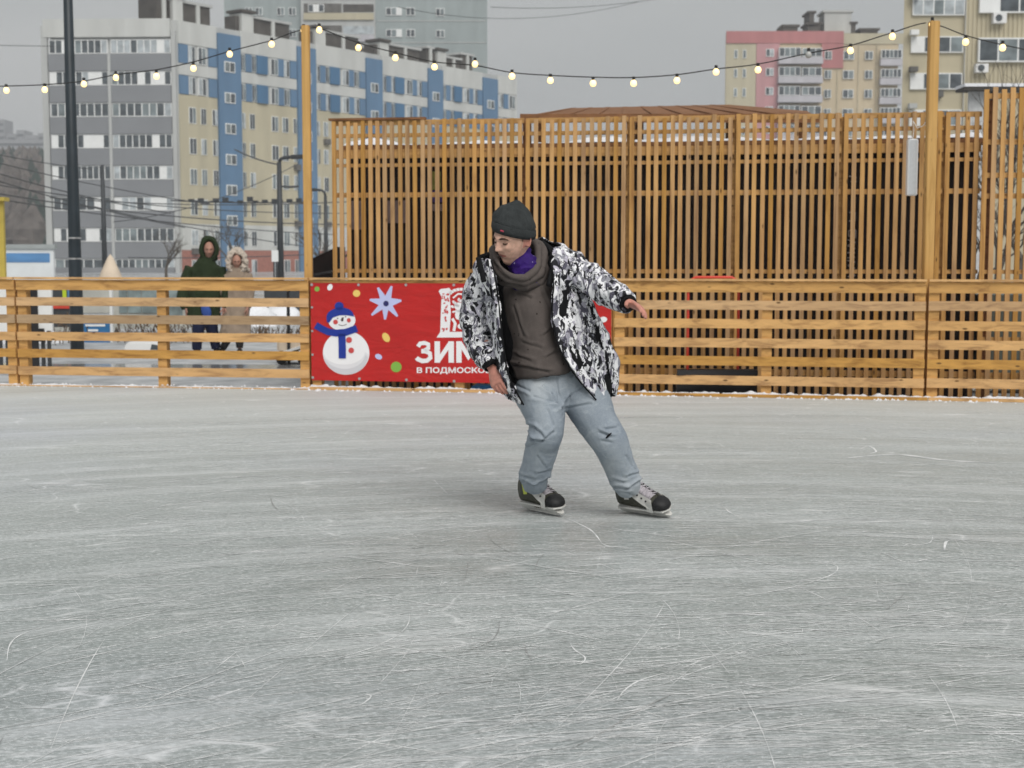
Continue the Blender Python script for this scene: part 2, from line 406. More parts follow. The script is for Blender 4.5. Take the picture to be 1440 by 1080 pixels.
# snow ridge and kerb board along the rink edge
kerb = empty('kerb_board', (JP[3].x, JP[3].y, 0), 'low wooden kerb strip running along the ice under the board fence', 'kerb')
mb = MB()
for k in range(len(JP) - 1):
    a, c_ = JP[k], JP[k + 1]
    h0 = .008 if k < 3 else .028
    p0 = Vector((a.x + .004, a.y - .10, 0)); p1 = Vector((c_.x - .004, c_.y - .10, 0))
    mb.bar(p0 + Vector((0, 0, h0 / 2 + .001)), p1 + Vector((0, 0, h0 / 2 + .001)), .03, h0)
mb.build('plank', M_board, kerb)
rn = random.Random(3)
mb = MB()
N = 900; prev = None; vs = []; fs = []
for i in range(N + 1):
    s = i / N * (len(JP) - 1.001); k = int(s); p = JP[k].lerp(JP[k + 1], s - k)
    amp = .010 if k < 3 else .03
    nz = noise.noise(Vector((i * .06, 0, 3))) * .5 + .5; n2 = noise.noise(Vector((i * .31, 5, 1))) * .5 + .5
    hh = amp * (.3 + 1.3 * nz * n2 * 2); bw = .05 + .07 * n2
    if k < 3 and nz < .42: hh *= .2
    zt = [-.002, hh * .8, hh * (1.0 + .3 * n2), hh * .7, -.09]
    yo = [-.075 + rn.uniform(-.008, .008), -.055, -.01, .04, .05 + bw]
    vs += [(p.x, p.y + yo[j], zt[j] + (rn.uniform(-.003, .006) if 0 < j < 4 else 0)) for j in range(5)]
for i in range(N):
    for j in range(4): fs.append((i * 5 + j, i * 5 + j + 1, i * 5 + 5 + j + 1, i * 5 + 5 + j))
mb.add(vs, fs)
for i in range(700):        # crumbs
    s = rn.uniform(1.9, 6.2); k = int(s); p = JP[k].lerp(JP[k + 1], s - k)
    if k < 3 and rn.random() < .4: continue
    r = rn.uniform(.006, .02) * (1 if k >= 3 else .7); x = p.x; y = p.y - .13 - abs(rn.gauss(0, .05)); z = 0
    if rn.random() < .5: y = p.y + rn.uniform(-.06, .03); z = .015
    q = [(x - r, y, z), (x, y - r, z), (x + r, y, z), (x, y + r, z), (x + rn.uniform(-.3, .3) * r, y, z + r * 1.1)]
    mb.add(q, [(0, 1, 4), (1, 2, 4), (2, 3, 4), (3, 0, 4)])
snow = mb.build('snow', M_snow); tag(snow, kind='stuff')

# ================================================================ rink fence
fence = empty('rink_fence', (JP[3].x, JP[3].y, 0), 'long low fence of horizontal pine boards around the ice rink', 'fence')
BT = [1.10, .92, .74, .56, .38, .20]
M_weath = wood('weathered_board', (.36, .24, .13), (.22, .13, .06), (.12, 1.4, 1.4))
for k in range(len(JP) - 1):
    a, c_ = JP[k], JP[k + 1]; d = (c_ - a); Lk = d.length; d = d / Lk; nn = Vector((-d.y, d.x))
    T = lambda s, q, z, a=a, d=d, nn=nn: (a.x + d.x * s + nn.x * q, a.y + d.y * s + nn.y * q, z)
    mb = MB(T)
    for i, z in enumerate(BT):
        g0 = .012
        z0 = z - (.105 if i == 0 else .088)
        dz = rn.uniform(-.004, .004)
        mb.box((g0, -.022, z0 + dz), (Lk - g0, 0, z + dz), 1 if (i == 2 and k < 3) else 0)
    mb.box((g0, -.05, 1.10 + .006), (Lk - g0, .07, 1.10 + .026), 0)
    mb.build('slat_panel', [M_board, M_weath], fence)
    posts = [.02, Lk - .115] if k != 3 else [.02, Lk - .115]
    posts = [.015, Lk - .11, Lk / 2 - .045]
    for s in posts:
        mb = MB(T); mb.box((s, .003, -.06), (s + .095, .098, 1.098)); mb.build('post', M_board, fence)

# ================================================================ banner
T0 = JP[3]; T1 = JP[4]; dB = (T1 - T0); LB = dB.length; dB /= LB; nB = Vector((-dB.y, dB.x))
def bpt(zx, zy, off):
    """banner art: coordinates of a 4.966x enlargement of the photo, origin at photo pixel (430, 380)"""
    px = 430 + zx / 4.966; py = 380 + zy / 4.966
    s = (px - 438) / 419 * (LB - .03) + .015
    tl = 397 + (px - 438) / 419 * 4.5; bl = 538 + (px - 438) / 419 * 7
    z = 1.075 - (py - tl) / (bl - tl) * .985
    return Vector((T0.x + dB.x * s + nB.x * off, T0.y + dB.y * s + nB.y * off, z))
P0 = bpt(40, 85, 0)
ban = empty('banner', (JP[3].x + 1.5, JP[3].y - .25, .09), 'red winter banner with snowman and white Cyrillic lettering tied to the fence', 'banner')
M_ban = mat('red_banner_vinyl', (.50, .014, .013), .38, .06, 2, 0)
_n = M_ban.node_tree.nodes; _l = M_ban.node_tree.links; bump(_n, _l, _n['Principled BSDF'], noise_n(_n, _l, mapping(_n, _l, (1.2, 1, 3)), 2.2, 4, .5, .8), .5, .05)
NX, NZ = 60, 16
vs = []; fs = []
for side in (0, 1):
    for i in range(NX + 1):
        for j in range(NZ + 1):
            px = 438 + 419 * i / NX
            p = bpt((px - 430) * 4.966, (397 + (px - 438) / 419 * 4.5 - 380) * 4.966 + j / NZ * (141 + 2.5 * i / NX) * 4.966, -.026 - side * .002)
            vs.append(p)
for i in range(NX):
    for j in range(NZ):
        a = i * (NZ + 1) + j; b_ = a + NZ + 1; o = (NX + 1) * (NZ + 1)
        fs.append((a, b_, b_ + 1, a + 1)); fs.append((o + a, o + a + 1, o + b_ + 1, o + b_))
mb = MB(); mb.add(vs, fs); mb.build('banner_sheet', M_ban, ban)
def flat(name, outlines, m_, off, smooth=False, parent=None):
    mb = MB()
    for o_ in outlines:
        pts = [bpt(x, y, off) for x, y in o_]
        mb.prism(pts, Vector((nB.x, nB.y, 0)) * .0006)
    return mb.build(name, m_, parent or ban)
def ell(cx, cy, rx, ry, rot=0, n_=28, a0=0, a1=360):
    r_ = R(rot); o_ = []
    full = (a1 - a0) >= 360
    for k in range(n_ + (0 if full else 1)):
        a = R(a0 + (a1 - a0) * k / n_); x = rx * math.cos(a); y = ry * math.sin(a)
        o_.append((cx + x * math.cos(r_) - y * math.sin(r_), cy + x * math.sin(r_) + y * math.cos(r_)))
    return o_
def band(pts, w):
    up = []; dn = []
    for i, (x, y) in enumerate(pts):
        x0, y0 = pts[max(i - 1, 0)]; x1, y1 = pts[min(i + 1, len(pts) - 1)]
        L_ = math.hypot(x1 - x0, y1 - y0) or 1; nx, ny = -(y1 - y0) / L_, (x1 - x0) / L_
        up.append((x + nx * w / 2, y + ny * w / 2)); dn.append((x - nx * w / 2, y - ny * w / 2))
    return up + dn[::-1]
pm = lambda nme, c_: mat(nme, c_, .45, .02)
M_pw = pm('print_white', (.86, .86, .88)); M_pg = pm('print_pale_grey', (.62, .62, .66)); M_pb = pm('print_blue', (.01, .035, .30))
M_py = pm('print_yellow', (.85, .60, .16)); M_pgr = pm('print_green', (.22, .45, .07)); M_pl = pm('print_lavender', (.52, .56, .85))
M_pr = pm('print_rose', (.6, .07, .07)); M_pn = pm('print_navy', (.02, .02, .12)); M_pk = pm('print_dark', (.07, .04, .04))
M_pp = pm('print_pink', (.75, .45, .5))
O1, O2, O3, O4 = -.030, -.0325, -.035, -.0375
sm = flat('snowman_print', [ell(290, 588, 166, 158, n_=48)], M_pw, O1)
fl = lambda nme, o_, m_, off: flat(nme, o_, m_, off)
flat('snowman_print', [ell(290, 592, 161, 151, a0=2, a1=178) + ell(276, 580, 148, 92, a0=178, a1=2, n_=28)], pm('print_light_grey', (.74, .74, .77)), O2 + .0018)
flat('snowman_print', [ell(290, 600, 158, 144, a0=8, a1=172) + ell(280, 585, 150, 118, a0=172, a1=8, n_=28)[::1]], M_pg, O2 + .001)
flat('snowman_print', [ell(262, 352, 98, 76)], M_pw, O2)
flat('snowman_hat', [[(156, 366)] + ell(250, 325, 97, 62, rot=-6, a0=180, a1=360, n_=20) + [(352, 328), (300, 318), (250, 318), (200, 334), (172, 372)], ell(245, 252, 32, 30, n_=16)], M_pb, O3)
flat('snowman_scarf', [band([(75, 388), (115, 412), (165, 436), (220, 445), (290, 440), (370, 412)], 50), band([(262, 450), (264, 540), (264, 628)], 52)], M_pb, O3)
flat('snowman_button', [ell(313, 495, 21, 21), ell(328, 570, 20, 20)], M_pr, O3)
flat('snowman_cheek', [ell(218, 366, 17, 17), ell(313, 354, 14, 16)], M_pr, O3)
flat('snowman_face', [[(255, 358), (262, 335), (278, 332), (272, 362)], band([(240, 385), (255, 390), (275, 391), (297, 382)], 4), ell(233, 340, 4, 5), ell(290, 328, 4, 5)], M_pk, O3)
op = [(617, 112), (685, 215), (657, 328), (569, 350), (474, 318), (462, 208), (520, 122)]
st = []
for k in range(7):
    x, y = op[k]; x2, y2 = op[(k + 1) % 7]; cx, cy = 575, 232
    mx_, my_ = (x + x2) / 2 - cx, (y + y2) / 2 - cy; L_ = math.hypot(mx_, my_)
    dx, dy = x - cx, y - cy; ld = math.hypot(dx, dy)
    px_, py_ = -dy / ld * 7, dx / ld * 7
    st += [(x - px_, y - py_), (x + px_, y + py_), (cx + mx_ / L_ * 52, cy + my_ / L_ * 52)]
flat('star_print', [st], M_pl, O1); flat('star_print', [ell(577, 236, 19, 20)], M_pn, O2)
flat('dot_print', [ell(87, 129, 18, 18), ell(645, 690, 38, 38), ell((832 - 430) * 4.966, (417 - 380) * 4.966, 38, 30)], M_pgr, O1)
flat('dot_print', [ell(180, 117, 18, 24, 25), ell((846 - 430) * 4.966, (452 - 380) * 4.966, 27, 20, -10)], M_pw, O1)
flat('dot_print', [ell(369, 162, 26, 25), ell(575, 478, 24, 36, -30)], M_py, O1)
flat('dot_print', [ell(521, 616, 26, 19, 25)], M_pl, O1)
# emblem: white openwork tower and arch
ec = [[(930, 480), (955, 440), (1110, 440), (1250, 480)], [(955, 440), (965, 190), (945, 150), (960, 135), (1020, 128), (1035, 150), (1022, 190), (1030, 300), (1020, 440)]]
for k in range(9): ec.append(ell(1100, 190, 95, 62, a0=200 + k * 16, a1=214 + k * 16, n_=3) + ell(1100, 190, 70, 42, a0=214 + k * 16, a1=214 + k * 16 - 14, n_=3))
for k in range(8): ec.append(ell(1040 + 18 * math.cos(k * 2.1) + k * 9, 235 + 26 * math.sin(k * 1.7), 13, 9, k * 33, 8))
ec += [ell(1090, 262, 38, 30, 20, 12), ell(1080, 320, 22, 34, 0, 12), ell(1115, 400, 40, 24, 0, 14), band([(1040, 345), (1060, 380), (1050, 435)], 20), band([(1150, 230), (1170, 330), (1160, 440)], 40),
       band([(1045, 200), (1080, 170), (1130, 175)], 12), band([(1040, 300), (1075, 290), (1110, 300), (1140, 350)], 12)]
flat('emblem', ec, M_pw, O1)
er = []
rq = random.Random(8)
for k in range(26):
    er.append(ell(rq.uniform(968, 1015), rq.uniform(165, 432), rq.uniform(3, 8), rq.uniform(5, 14), rq.uniform(0, 90), 7))
flat('emblem', er, M_pr, O2)

def text_mesh(body, bold=.0):
    cu = bpy.data.curves.new('t', 'FONT'); cu.body = body; cu.offset = bold; cu.align_x = 'LEFT'; cu.resolution_u = 3
    o_ = bpy.data.objects.new('t', cu); COL.objects.link(o_)
    dg = bpy.context.evaluated_depsgraph_get(); me = bpy.data.meshes.new_from_object(o_.evaluated_get(dg))
    bpy.data.objects.remove(o_); bpy.data.curves.remove(cu)
    v_ = np.array([p.co[:] for p in me.vertices]); f_ = [tuple(p.vertices) for p in me.polygons]
    bpy.data.meshes.remove(me)
    v_[:, 0] -= v_[:, 0].min(); v_[:, 0] /= v_[:, 0].max(); v_[:, 1] -= v_[:, 1].min(); v_[:, 1] /= v_[:, 1].max()
    return v_, f_
def put_text(body, x0, x1, y0, y1, m_, bold, name='lettering'):
    v_, f_ = text_mesh(body, bold); mb = MB()
    mb.add([bpt(x0 + p[0] * (x1 - x0), y1 - p[1] * (y1 - y0), O1) for p in v_], f_)
    me = mb.mesh(name); return link_mesh(name, me, m_, ban)
def letter(outs): flat('lettering', outs, M_pw, O1)
letter([band([(800, 545), (815, 522), (845, 518), (872, 528), (872, 556), (845, 572)], 30) ]); letter([band([(822, 577), (850, 577), (882, 592), (886, 625), (862, 645), (830, 648), (798, 634), (788, 624)], 32)])
letter([[(915, 507), (953, 507), (953, 660), (915, 660)], [(1012, 507), (1050, 507), (1050, 660), (1012, 660)]]); letter([[(953, 600), (953, 655), (1012, 567), (1012, 512)]])
letter([[(1066, 507), (1103, 507), (1103, 660), (1066, 660)], [(1198, 507), (1235, 507), (1235, 660), (1198, 660)]]); letter([[(1103, 507), (1150, 585), (1150, 645), (1103, 565)], [(1198, 507), (1150, 585), (1150, 645), (1198, 565)]])
letter([[(1240, 660), (1292, 507), (1338, 507), (1300, 660 - 40), (1277, 660)], [(1392, 660), (1338, 507), (1312, 507), (1330, 580), (1354, 660)]]); letter([[(1283, 605), (1342, 605), (1350, 632), (1275, 632)]])
put_text('В ПОДМОСКОВЬЕ', 790, 1392, 692, 742, M_pw, .028)
mb = MB()
for i in range(6):
    for zy in (98, 765 + i * 6):
        x = 50 + i * 337 * .99; c_ = bpt(x, zy + i * 3, O1); mb.tube([c_, c_ + Vector((nB.x, nB.y, 0)) * -.004], .014, 10)
    if i in (0, 5):
        for zy in (260, 430, 600): c_ = bpt(x, zy, O1); mb.tube([c_, c_ + Vector((nB.x, nB.y, 0)) * -.004], .012, 10)
mb.build('grommet', M_alum, ban)
# ================================================================ slat screen behind the fence
def zz(py, Y): return CAM_H + (362 - py) * Y / F * 1.0
SA = at(467, 300, 15.05); SB = at(1376, 300, 14.05)
S0 = Vector((SA.x, 15.05)); S1 = Vector((SB.x, 14.05)); dS = S1 - S0; LS = dS.length; dS /= LS; nS = Vector((-dS.y, dS.x))
TS = lambda s, q, z: (S0.x + dS.x * s + nS.x * q, S0.y + dS.y * s + nS.y * q, z)
def s_of(px, S0=S0, dS=dS):
    k = (px - 720) / F          # ray X = k*Y
    return (k * S0.y - S0.x) / (dS.x - k * dS.y)
screen = empty('slat_screen', (S0.x, S0.y, -.1), 'tall screen of vertical pine slats hiding the dark shed', 'screen')
rs = random.Random(11)
ntot = int(LS / .08)
joints = [s_of(p) for p in (738, 883, 1031, 1180, 1322)]
bounds = [0] + joints + [LS + .02]
M_rail = wood('pine_rail', (.50, .29, .10), (.33, .17, .055), (.12, 1.4, 1.4), tone=.3)
for k in range(len(bounds) - 1):
    a, b_ = bounds[k], bounds[k + 1]; mb = MB(TS)
    ns = round((b_ - a) / .08); stp = (b_ - a) / ns
    for i in range(ns):
        s = a + .008 + i * stp + rs.uniform(-.003, .003)
        tp = 2.745 + rs.uniform(-.02, .015); tl = rs.uniform(-.004, .004)
        mb.hexa([(s, -.022, -.12), (s + .043, -.022, -.12), (s + .043, 0, -.12), (s, 0, -.12), (s + tl, -.022, tp), (s + tl + .043, -.022, tp), (s + tl + .043, 0, tp), (s + tl, 0, tp)])
    mb.build('slat_panel', M_slat, screen)
    mb = MB(TS)
    for z, h in ((2.70, .05), (2.575, .04), (2.36, .09), (2.27, .035), (1.955, .05), (1.17, .04), (.14, .06)):
        mb.box((a + .012, .003, z), (b_ - .012, .04, z + h))
    mb.build('rail', M_rail, screen)
    if k:
        mb = MB(TS); mb.box((a - .03, .045, -.1), (a + .05, .12, 2.72)); mb.build('post', M_rail if k != 1 else M_brown, screen)
mb = MB(TS); mb.box((-.02, -.03, 2.752), (s_of(600), .05, 2.775)); mb.build('top_cap', M_brown, screen)
# taller screen on the right
U0 = Vector((at(1379, 300, 13.95).x, 13.95)); dU = Vector((1, -.1)).normalized(); nU = Vector((-dU.y, dU.x))
TU = lambda s, q, z: (U0.x + dU.x * s + nU.x * q, U0.y + dU.y * s + nU.y * q, z)
scr2 = empty('slat_screen', (U0.x, U0.y, -.1), 'taller section of vertical pine slats at the right edge', 'screen')
mb = MB(TU)
for i in range(14):
    s = i * .0825; mb.box((s, -.022, -.1), (s + .046, 0, 2.96 + rs.uniform(-.015, .01)))
mb.build('slat_panel', M_slat, scr2)
mb = MB(TU)
for z, h in ((2.86, .05), (2.42, .05), (2.1, .05), (1.9, .05), (1.17, .04), (.5, .05), (.14, .06)): mb.box((.01, .003, z), (1.14, .04, z + h))
mb.build('rail', M_rail, scr2)
for s in (.03, 1.05):
    mb = MB(TU); mb.box((s, .045, -.1), (s + .08, .12, 2.85)); mb.build('post', M_brown, scr2)

# dark shed behind the screen
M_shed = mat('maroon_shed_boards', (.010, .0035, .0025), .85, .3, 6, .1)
shed = empty('shed', (1.2, 16.6, -.1), 'dark maroon flat roofed shed with snow on its roof behind the slats', 'shed')
s_sh0, s_sh1 = .02, s_of(1342) + .28
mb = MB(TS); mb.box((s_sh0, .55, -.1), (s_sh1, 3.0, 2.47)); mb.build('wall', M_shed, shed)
mb = MB(TS); mb.box((s_sh0 - .0, .35, 2.475), (s_sh1 + .05, 3.2, 2.52)); rf = mb.build('roof', M_brown, shed)
mb = MB(TS)
vs = []; fs = []; nx = 130; ny = 8
for i in range(nx + 1):
    for j in range(ny + 1):
        s = lerp(s_sh0 + .01, s_sh1, i / nx); q = .37 + 2.6 * (j / ny) ** 1.5
        z = 2.523 + (.035 + .075 * noise.noise(Vector((s * 1.6, q * 2, 4))) + .02 * noise.noise(Vector((s * 7, q * 6, 1)))) * (1 if 0 < j < ny else .1)
        vs.append((s, q, max(z, 2.522)))
for i in range(nx):
    for j in range(ny): a = i * (ny + 1) + j; fs.append((a, a + ny + 1, a + ny + 2, a + 1))
mb.add(vs, fs); mb.build('roof_snow', M_snow, rf, smooth=True)
M_post1 = mat('pale_poster', (.22, .16, .15), .6, .25, 5); M_post2 = mat('green_poster', (.2, .2, .04), .6, .35, 9); M_post3 = mat('violet_poster', (.05, .03, .15), .6, .3, 9)
for (x0, x1, y0, y1, m_) in ((472, 498, 281, 322, M_post1), (526, 560, 281, 313, M_post1), (589, 606, 240, 266, M_post2), (590, 614, 267, 284, M_post3), (590, 615, 286, 296, M_post1)):
    mb = MB(TS); z0 = at(0, y1, 15.3).z; z1 = at(0, y0, 15.3).z
    mb.box((s_of(x0), .535, z0), (s_of(x1), .545, z1)); mb.build('poster', m_, shed)
# chalk-like white marks painted down the shed wall
mb = MB(TS)
sx = s_of(1197)
rr2 = random.Random(4)
M_mark = mat('white_wall_paint', (.4, .36, .34), .7, .2, 30)
def stroke(pts, w=.012):
    for i in range(len(pts) - 1):
        a, b_ = pts[i], pts[i + 1]
        dx, dz = b_[0] - a[0], b_[1] - a[1]; L_ = math.hypot(dx, dz) or 1; ox, oz = -dz / L_ * w / 2, dx / L_ * w / 2
        mb.add([(a[0] + ox, .544, a[1] + oz), (b_[0] + ox, .544, b_[1] + oz), (b_[0] - ox, .544, b_[1] - oz), (a[0] - ox, .544, a[1] - oz)], [(0, 1, 2, 3)])
def zt(v): return at(0, 220 + v / 5.68, 15.3).z
for pts in ([(-.04, 180), (.03, 186), (.03, 200)], [(-.02, 222), (.04, 222)], [(-.01, 285), (.03, 275)], [(.02, 370), (.02, 435)], [(-.03, 460), (.03, 458), (.03, 525), (-.03, 525)], [(.02, 590), (-.03, 600), (-.03, 640), (.04, 655), (.04, 595), (0, 590)],
            [(-.04, 670), (.04, 690), (-.04, 715), (.04, 740)], [(-.04, 770), (.04, 770), (0, 770), (0, 805), (-.04, 810), (.04, 805)], [(-.04, 830), (.04, 840), (-.03, 870), (.04, 890)], [(-.03, 920), (.03, 915), (.04, 950), (-.03, 955)], [(.02, 980), (-.03, 990), (0, 1015), (.03, 1000)]):
    stroke([(sx + .03 + p[0], zt(p[1])) for p in pts])
mb.build('painted_marks', M_mark, shed)

# low pitched timber canopy roof above the shed
can = empty('canopy_roof', (.9, 17, -.1), 'low brown timber canopy roof rising above the slat screen', 'roof')
fl0, fr0 = at(738, 163, 15.8), at(1146, 163, 14.9); bl0, br0 = at(800, 152, 18.2), at(1024, 147, 18.0); rr0 = at(1135, 156, 16.2)
mb = MB()
top = [fl0, fr0, rr0, br0, bl0]; mb.prism([p + Vector((0, 0, -.05)) for p in top], (0, 0, .05)); mb.build('roof_deck', M_brown, can)
mb = MB()
for i in range(9):
    p = fl0.lerp(fr0, (i + .3) / 9.2); q = bl0.lerp(br0, (i + .3) / 9.2); mb.bar(p + Vector((0, -.03, -.01)), q + Vector((0, .06, -.01)), .06, .04)
mb.build('rafter', M_brown, can)
mb = MB(); mb.bar(fl0 + Vector((-.05, -.06, -.03)), fr0 + Vector((.05, -.06, -.03)), .03, .09); mb.build('fascia', M_brown, can)
for px_, Y_ in ((760, 16.0), (1030, 15.6), (1130, 15.3), (900, 18.0)):
    p = at(px_, 170, Y_); mb = MB(); mb.box((p.x - .05, Y_ - .05 + .1, 2.6), (p.x + .05, Y_ + .15, p.z + .04)); mb.build('post', M_brown, can)

# ================================================================ poles and bulb strings
def pole(px0, px1, y0, y1, Y, label, wd):
    b0 = at(px1, y1, Y); t0 = at(px0, y0, Y)
    e = empty('string_light_pole', (b0.x, Y, -.1), label, 'pole', 'wooden poles carrying the bulb strings')
    x_ = b0.x
    mb = MB(); mb.box((x_ - wd / 2, Y - wd / 2, -.1), (x_ + wd / 2, Y + wd / 2, t0.z)); mb.build('shaft', M_pole, e, bevel=.006)
    return Vector((x_, Y, t0.z)), e
ptL, eL = pole(433, 434, 36, 385, 14.58, 'pine pole rising behind the fence at the left end of the red banner', .08)
ptR, eR = pole(1306, 1304, 30, 400, 13.48, 'pine pole on the right with the white column loudspeaker hanging beside it', .09)
M_cable = mat('black_cable', (.015, .015, .015), .5, .1)
M_bulb = mat('lit_bulb_glass', (.9, .8, .6), .3, 0, emis=((1, .66, .22), 1.9))
M_off = mat('unlit_bulb_glass', (.5, .5, .48), .15, .1)
M_sock = mat('bulb_socket', (.02, .02, .02), .5, .1)
def bulb_string(path, bulbs, label, Yf):
    """path: (px, py) of the cable, bulbs: (px, py of bulb centre)"""
    e = empty('string_lights', at(path[0][0], path[0][1], Yf(path[0][0])), label, 'string lights', 'strings of warm bulbs over the rink')
    pts = []
    for i in range(len(path) - 1):
        p0 = path[max(i - 1, 0)]; p1 = path[i]; p2 = path[i + 1]; p3 = path[min(i + 2, len(path) - 1)]
        for k in range(6):
            t_ = k / 6
            y = .5 * ((2 * p1[1]) + (-p0[1] + p2[1]) * t_ + (2 * p0[1] - 5 * p1[1] + 4 * p2[1] - p3[1]) * t_ ** 2 + (-p0[1] + 3 * p1[1] - 3 * p2[1] + p3[1]) * t_ ** 3)
            x = lerp(p1[0], p2[0], t_); pts.append(at(x, y, Yf(x)))
    pts.append(at(path[-1][0], path[-1][1], Yf(path[-1][0])))
    mb = MB(); mb.tube(pts, .0055, 6); mb.build('cable', M_cable, e, smooth=True)
    def cab(x):
        for i in range(len(path) - 1):
            if path[i][0] <= x <= path[i + 1][0]:
                return lerp(path[i][1], path[i + 1][1], (x - path[i][0]) / (path[i + 1][0] - path[i][0]))
        return path[0][1]
    for bx, by, *off in bulbs:
        c_ = at(bx, by, Yf(bx)); top = at(bx, cab(bx), Yf(bx))
        if top.z < c_.z + .06: top.z = c_.z + .06
        mb = MB(); k = 10; vs = []; prof = [(.0, -.033), (.018, -.029), (.028, -.016), (.031, 0), (.026, .016), (.015, .03), (.011, .036)]
        for (r_, z_) in prof: vs += [(c_.x + r_ * math.cos(6.283 * a / k), c_.y + r_ * math.sin(6.283 * a / k), c_.z + z_) for a in range(k)]
        mb.add(vs, [(i * k + a, i * k + (a + 1) % k, i * k + k + (a + 1) % k, i * k + k + a) for i in range(len(prof) - 1) for a in range(k)])
        bo = mb.build('bulb', M_off if off else M_bulb, e, smooth=True)
        mb = MB(); mb.tube([(c_.x, c_.y, c_.z + .03), (c_.x, c_.y, c_.z + .062)], .0155, 8)
        if top.z > c_.z + .065: mb.tube([(c_.x, c_.y, c_.z + .062), (c_.x, c_.y, top.z)], .005, 5)
        mb.build('socket', M_sock, bo)
YL = lambda x: lerp(15.3, 14.58, (x + 387) / 820)
YM = lambda x: lerp(14.58, 13.48, (x - 434) / 870)
YR = lambda x: lerp(13.48, 12.95, (x - 1304) / 450)
bulb_string([(-387, 40), (-200, 108), (-60, 122), (9, 121), (63, 119), (118, 114), (163, 105), (220, 98), (272, 87), (323, 72), (382, 57), (425, 42)],
            [(-40, 128), (9, 127), (63, 126), (118, 118), (163, 109), (220, 107), (272, 96), (323, 76), (382, 62), (427, 43)], 'string of warm bulbs from the left pole off to the left edge of the photo', YL)
bulb_string([(440, 38), (504, 60), (556, 74), (611, 87), (668, 92), (720, 102), (774, 106), (834, 108.5), (891, 109), (952, 105), (1007, 97), (1066, 90), (1137, 75), (1196, 64), (1255, 46), (1302, 32)],
            [(449, 42), (504, 67), (556, 81), (611, 94), (668, 90), (720, 107), (774, 113), (834, 117), (891, 117), (952, 113), (1007, 101), (1066, 98), (1137, 77, 1), (1196, 71), (1255, 51), (1311, 34)], 'long string of warm bulbs sagging between the two pine poles', YM)
bulb_string([(1313, 34), (1358, 50), (1410, 63), (1470, 74), (1560, 76), (1750, 40)], [(1358, 59), (1410, 67), (1465, 80)], 'short string of warm bulbs running right from the right pole', YR)

# column loudspeaker hanging by the right pole
M_spk = mat('loudspeaker_grille', (.50, .52, .54), .6, .05, 60, .2); M_spf = mat('loudspeaker_frame', (.78, .79, .8), .4, .03)
Ysp = 13.55; a = at(1276, 275, Ysp); c_ = at(1292, 195, Ysp)
spk = empty('loudspeaker', ((a.x + c_.x) / 2, Ysp, a.z), 'slim pale grey column loudspeaker hung in front of the slats', 'loudspeaker')
mb = MB(); mb.box((a.x, Ysp, a.z), (c_.x, Ysp + .08, c_.z)); mb.build('cabinet', M_spf, spk, bevel=.008)
mb = MB(); mb.box((a.x + .013, Ysp - .004, a.z + .013), (c_.x - .013, Ysp + .002, c_.z - .013)); mb.build('grille', M_spk, spk)
mb = MB(); m0 = Vector(((a.x + c_.x) / 2, Ysp + .04, c_.z)); h1 = at(1285, 172, Ysp)
mb.tube([m0, m0 + Vector((.01, 0, .08)), at(1284, 170, Ysp), at(1290, 180, Ysp), at(1298, 177, Ysp), Vector((ptR.x - .05, 13.5, at(0, 172, 13.5).z))], .004, 5)
mb.build('hanging_cord', M_frame, spk)

# ================================================================ red handled snow scoop between fence and screen
Ys = 13.72
sco = empty('snow_scoop', (at(1003, 400, Ys + .35).x, Ys + .2, -.1), 'snow pusher scoop with red tubular handle standing behind the fence', 'snow scoop')
bx0, bx1 = at(968, 395, Ys).x, at(1039, 395, Ys).x; zt_ = at(0, 390, Ys).z
mb = MB(); pts = [(bx0, Ys, .25), (bx0, Ys, zt_ - .06), (bx0 + .02, Ys, zt_ - .03), (bx0 + .07, Ys, zt_), (bx1 - .07, Ys, zt_), (bx1 - .02, Ys, zt_ - .03), (bx1, Ys, zt_ - .06), (bx1, Ys, .25)]
mb.tube(pts, .014, 8); mb.build('handle', M_red, sco, smooth=True)
mb = MB(); X0, X1 = at(952, 540, Ys).x, at(1065, 540, Ys).x
prof = [(0, .24), (.02, .10), (.08, .0), (.2, -.05), (.34, -.09)]
pro2 = [(p[0] + .015, p[1] + .012) for p in prof]
mb.prism([(X0, Ys + .02 + p[0] * .8, p[1]) for p in prof + pro2[::-1]], (X1 - X0, 0, 0)); mb.build('scoop_blade', M_black, sco)
mb = MB(); mb.bar((X0, Ys, .22), (X1, Ys, .22), .05, .05); mb.build('blade_rim', M_black, sco)

# ================================================================ things behind the fence, left side
GZ = -.1
def gp(px, py):
    Y = F * (CAM_H - GZ) / (py - 362); return at(px, py, Y)
lp = at(109, 495, 21.2)
lamp = empty('lamp_post', (lp.x, 21.2, GZ), 'tall dark steel lamp post rising out of frame beside the grey apartment block', 'lamp post')
mb = MB(); tl_ = at(98, 0, 21.2); mb.tube([(lp.x, 21.2, GZ), (lp.x, 21.2, .9), (lp.x, 21.2, 1.8), (lp.x, 21.2, 8.5)], [.1, .098, .088, .045], 16); mb.build('shaft', M_lamp, lamp, smooth=True)
for y in (336, 365):
    z = at(0, y, 21.2).z; mb = MB(); mb.tube([(lp.x, 21.2, z), (lp.x, 21.2, z + .025)], .096, 16); mb.build('clamp_band', M_alum, lamp)
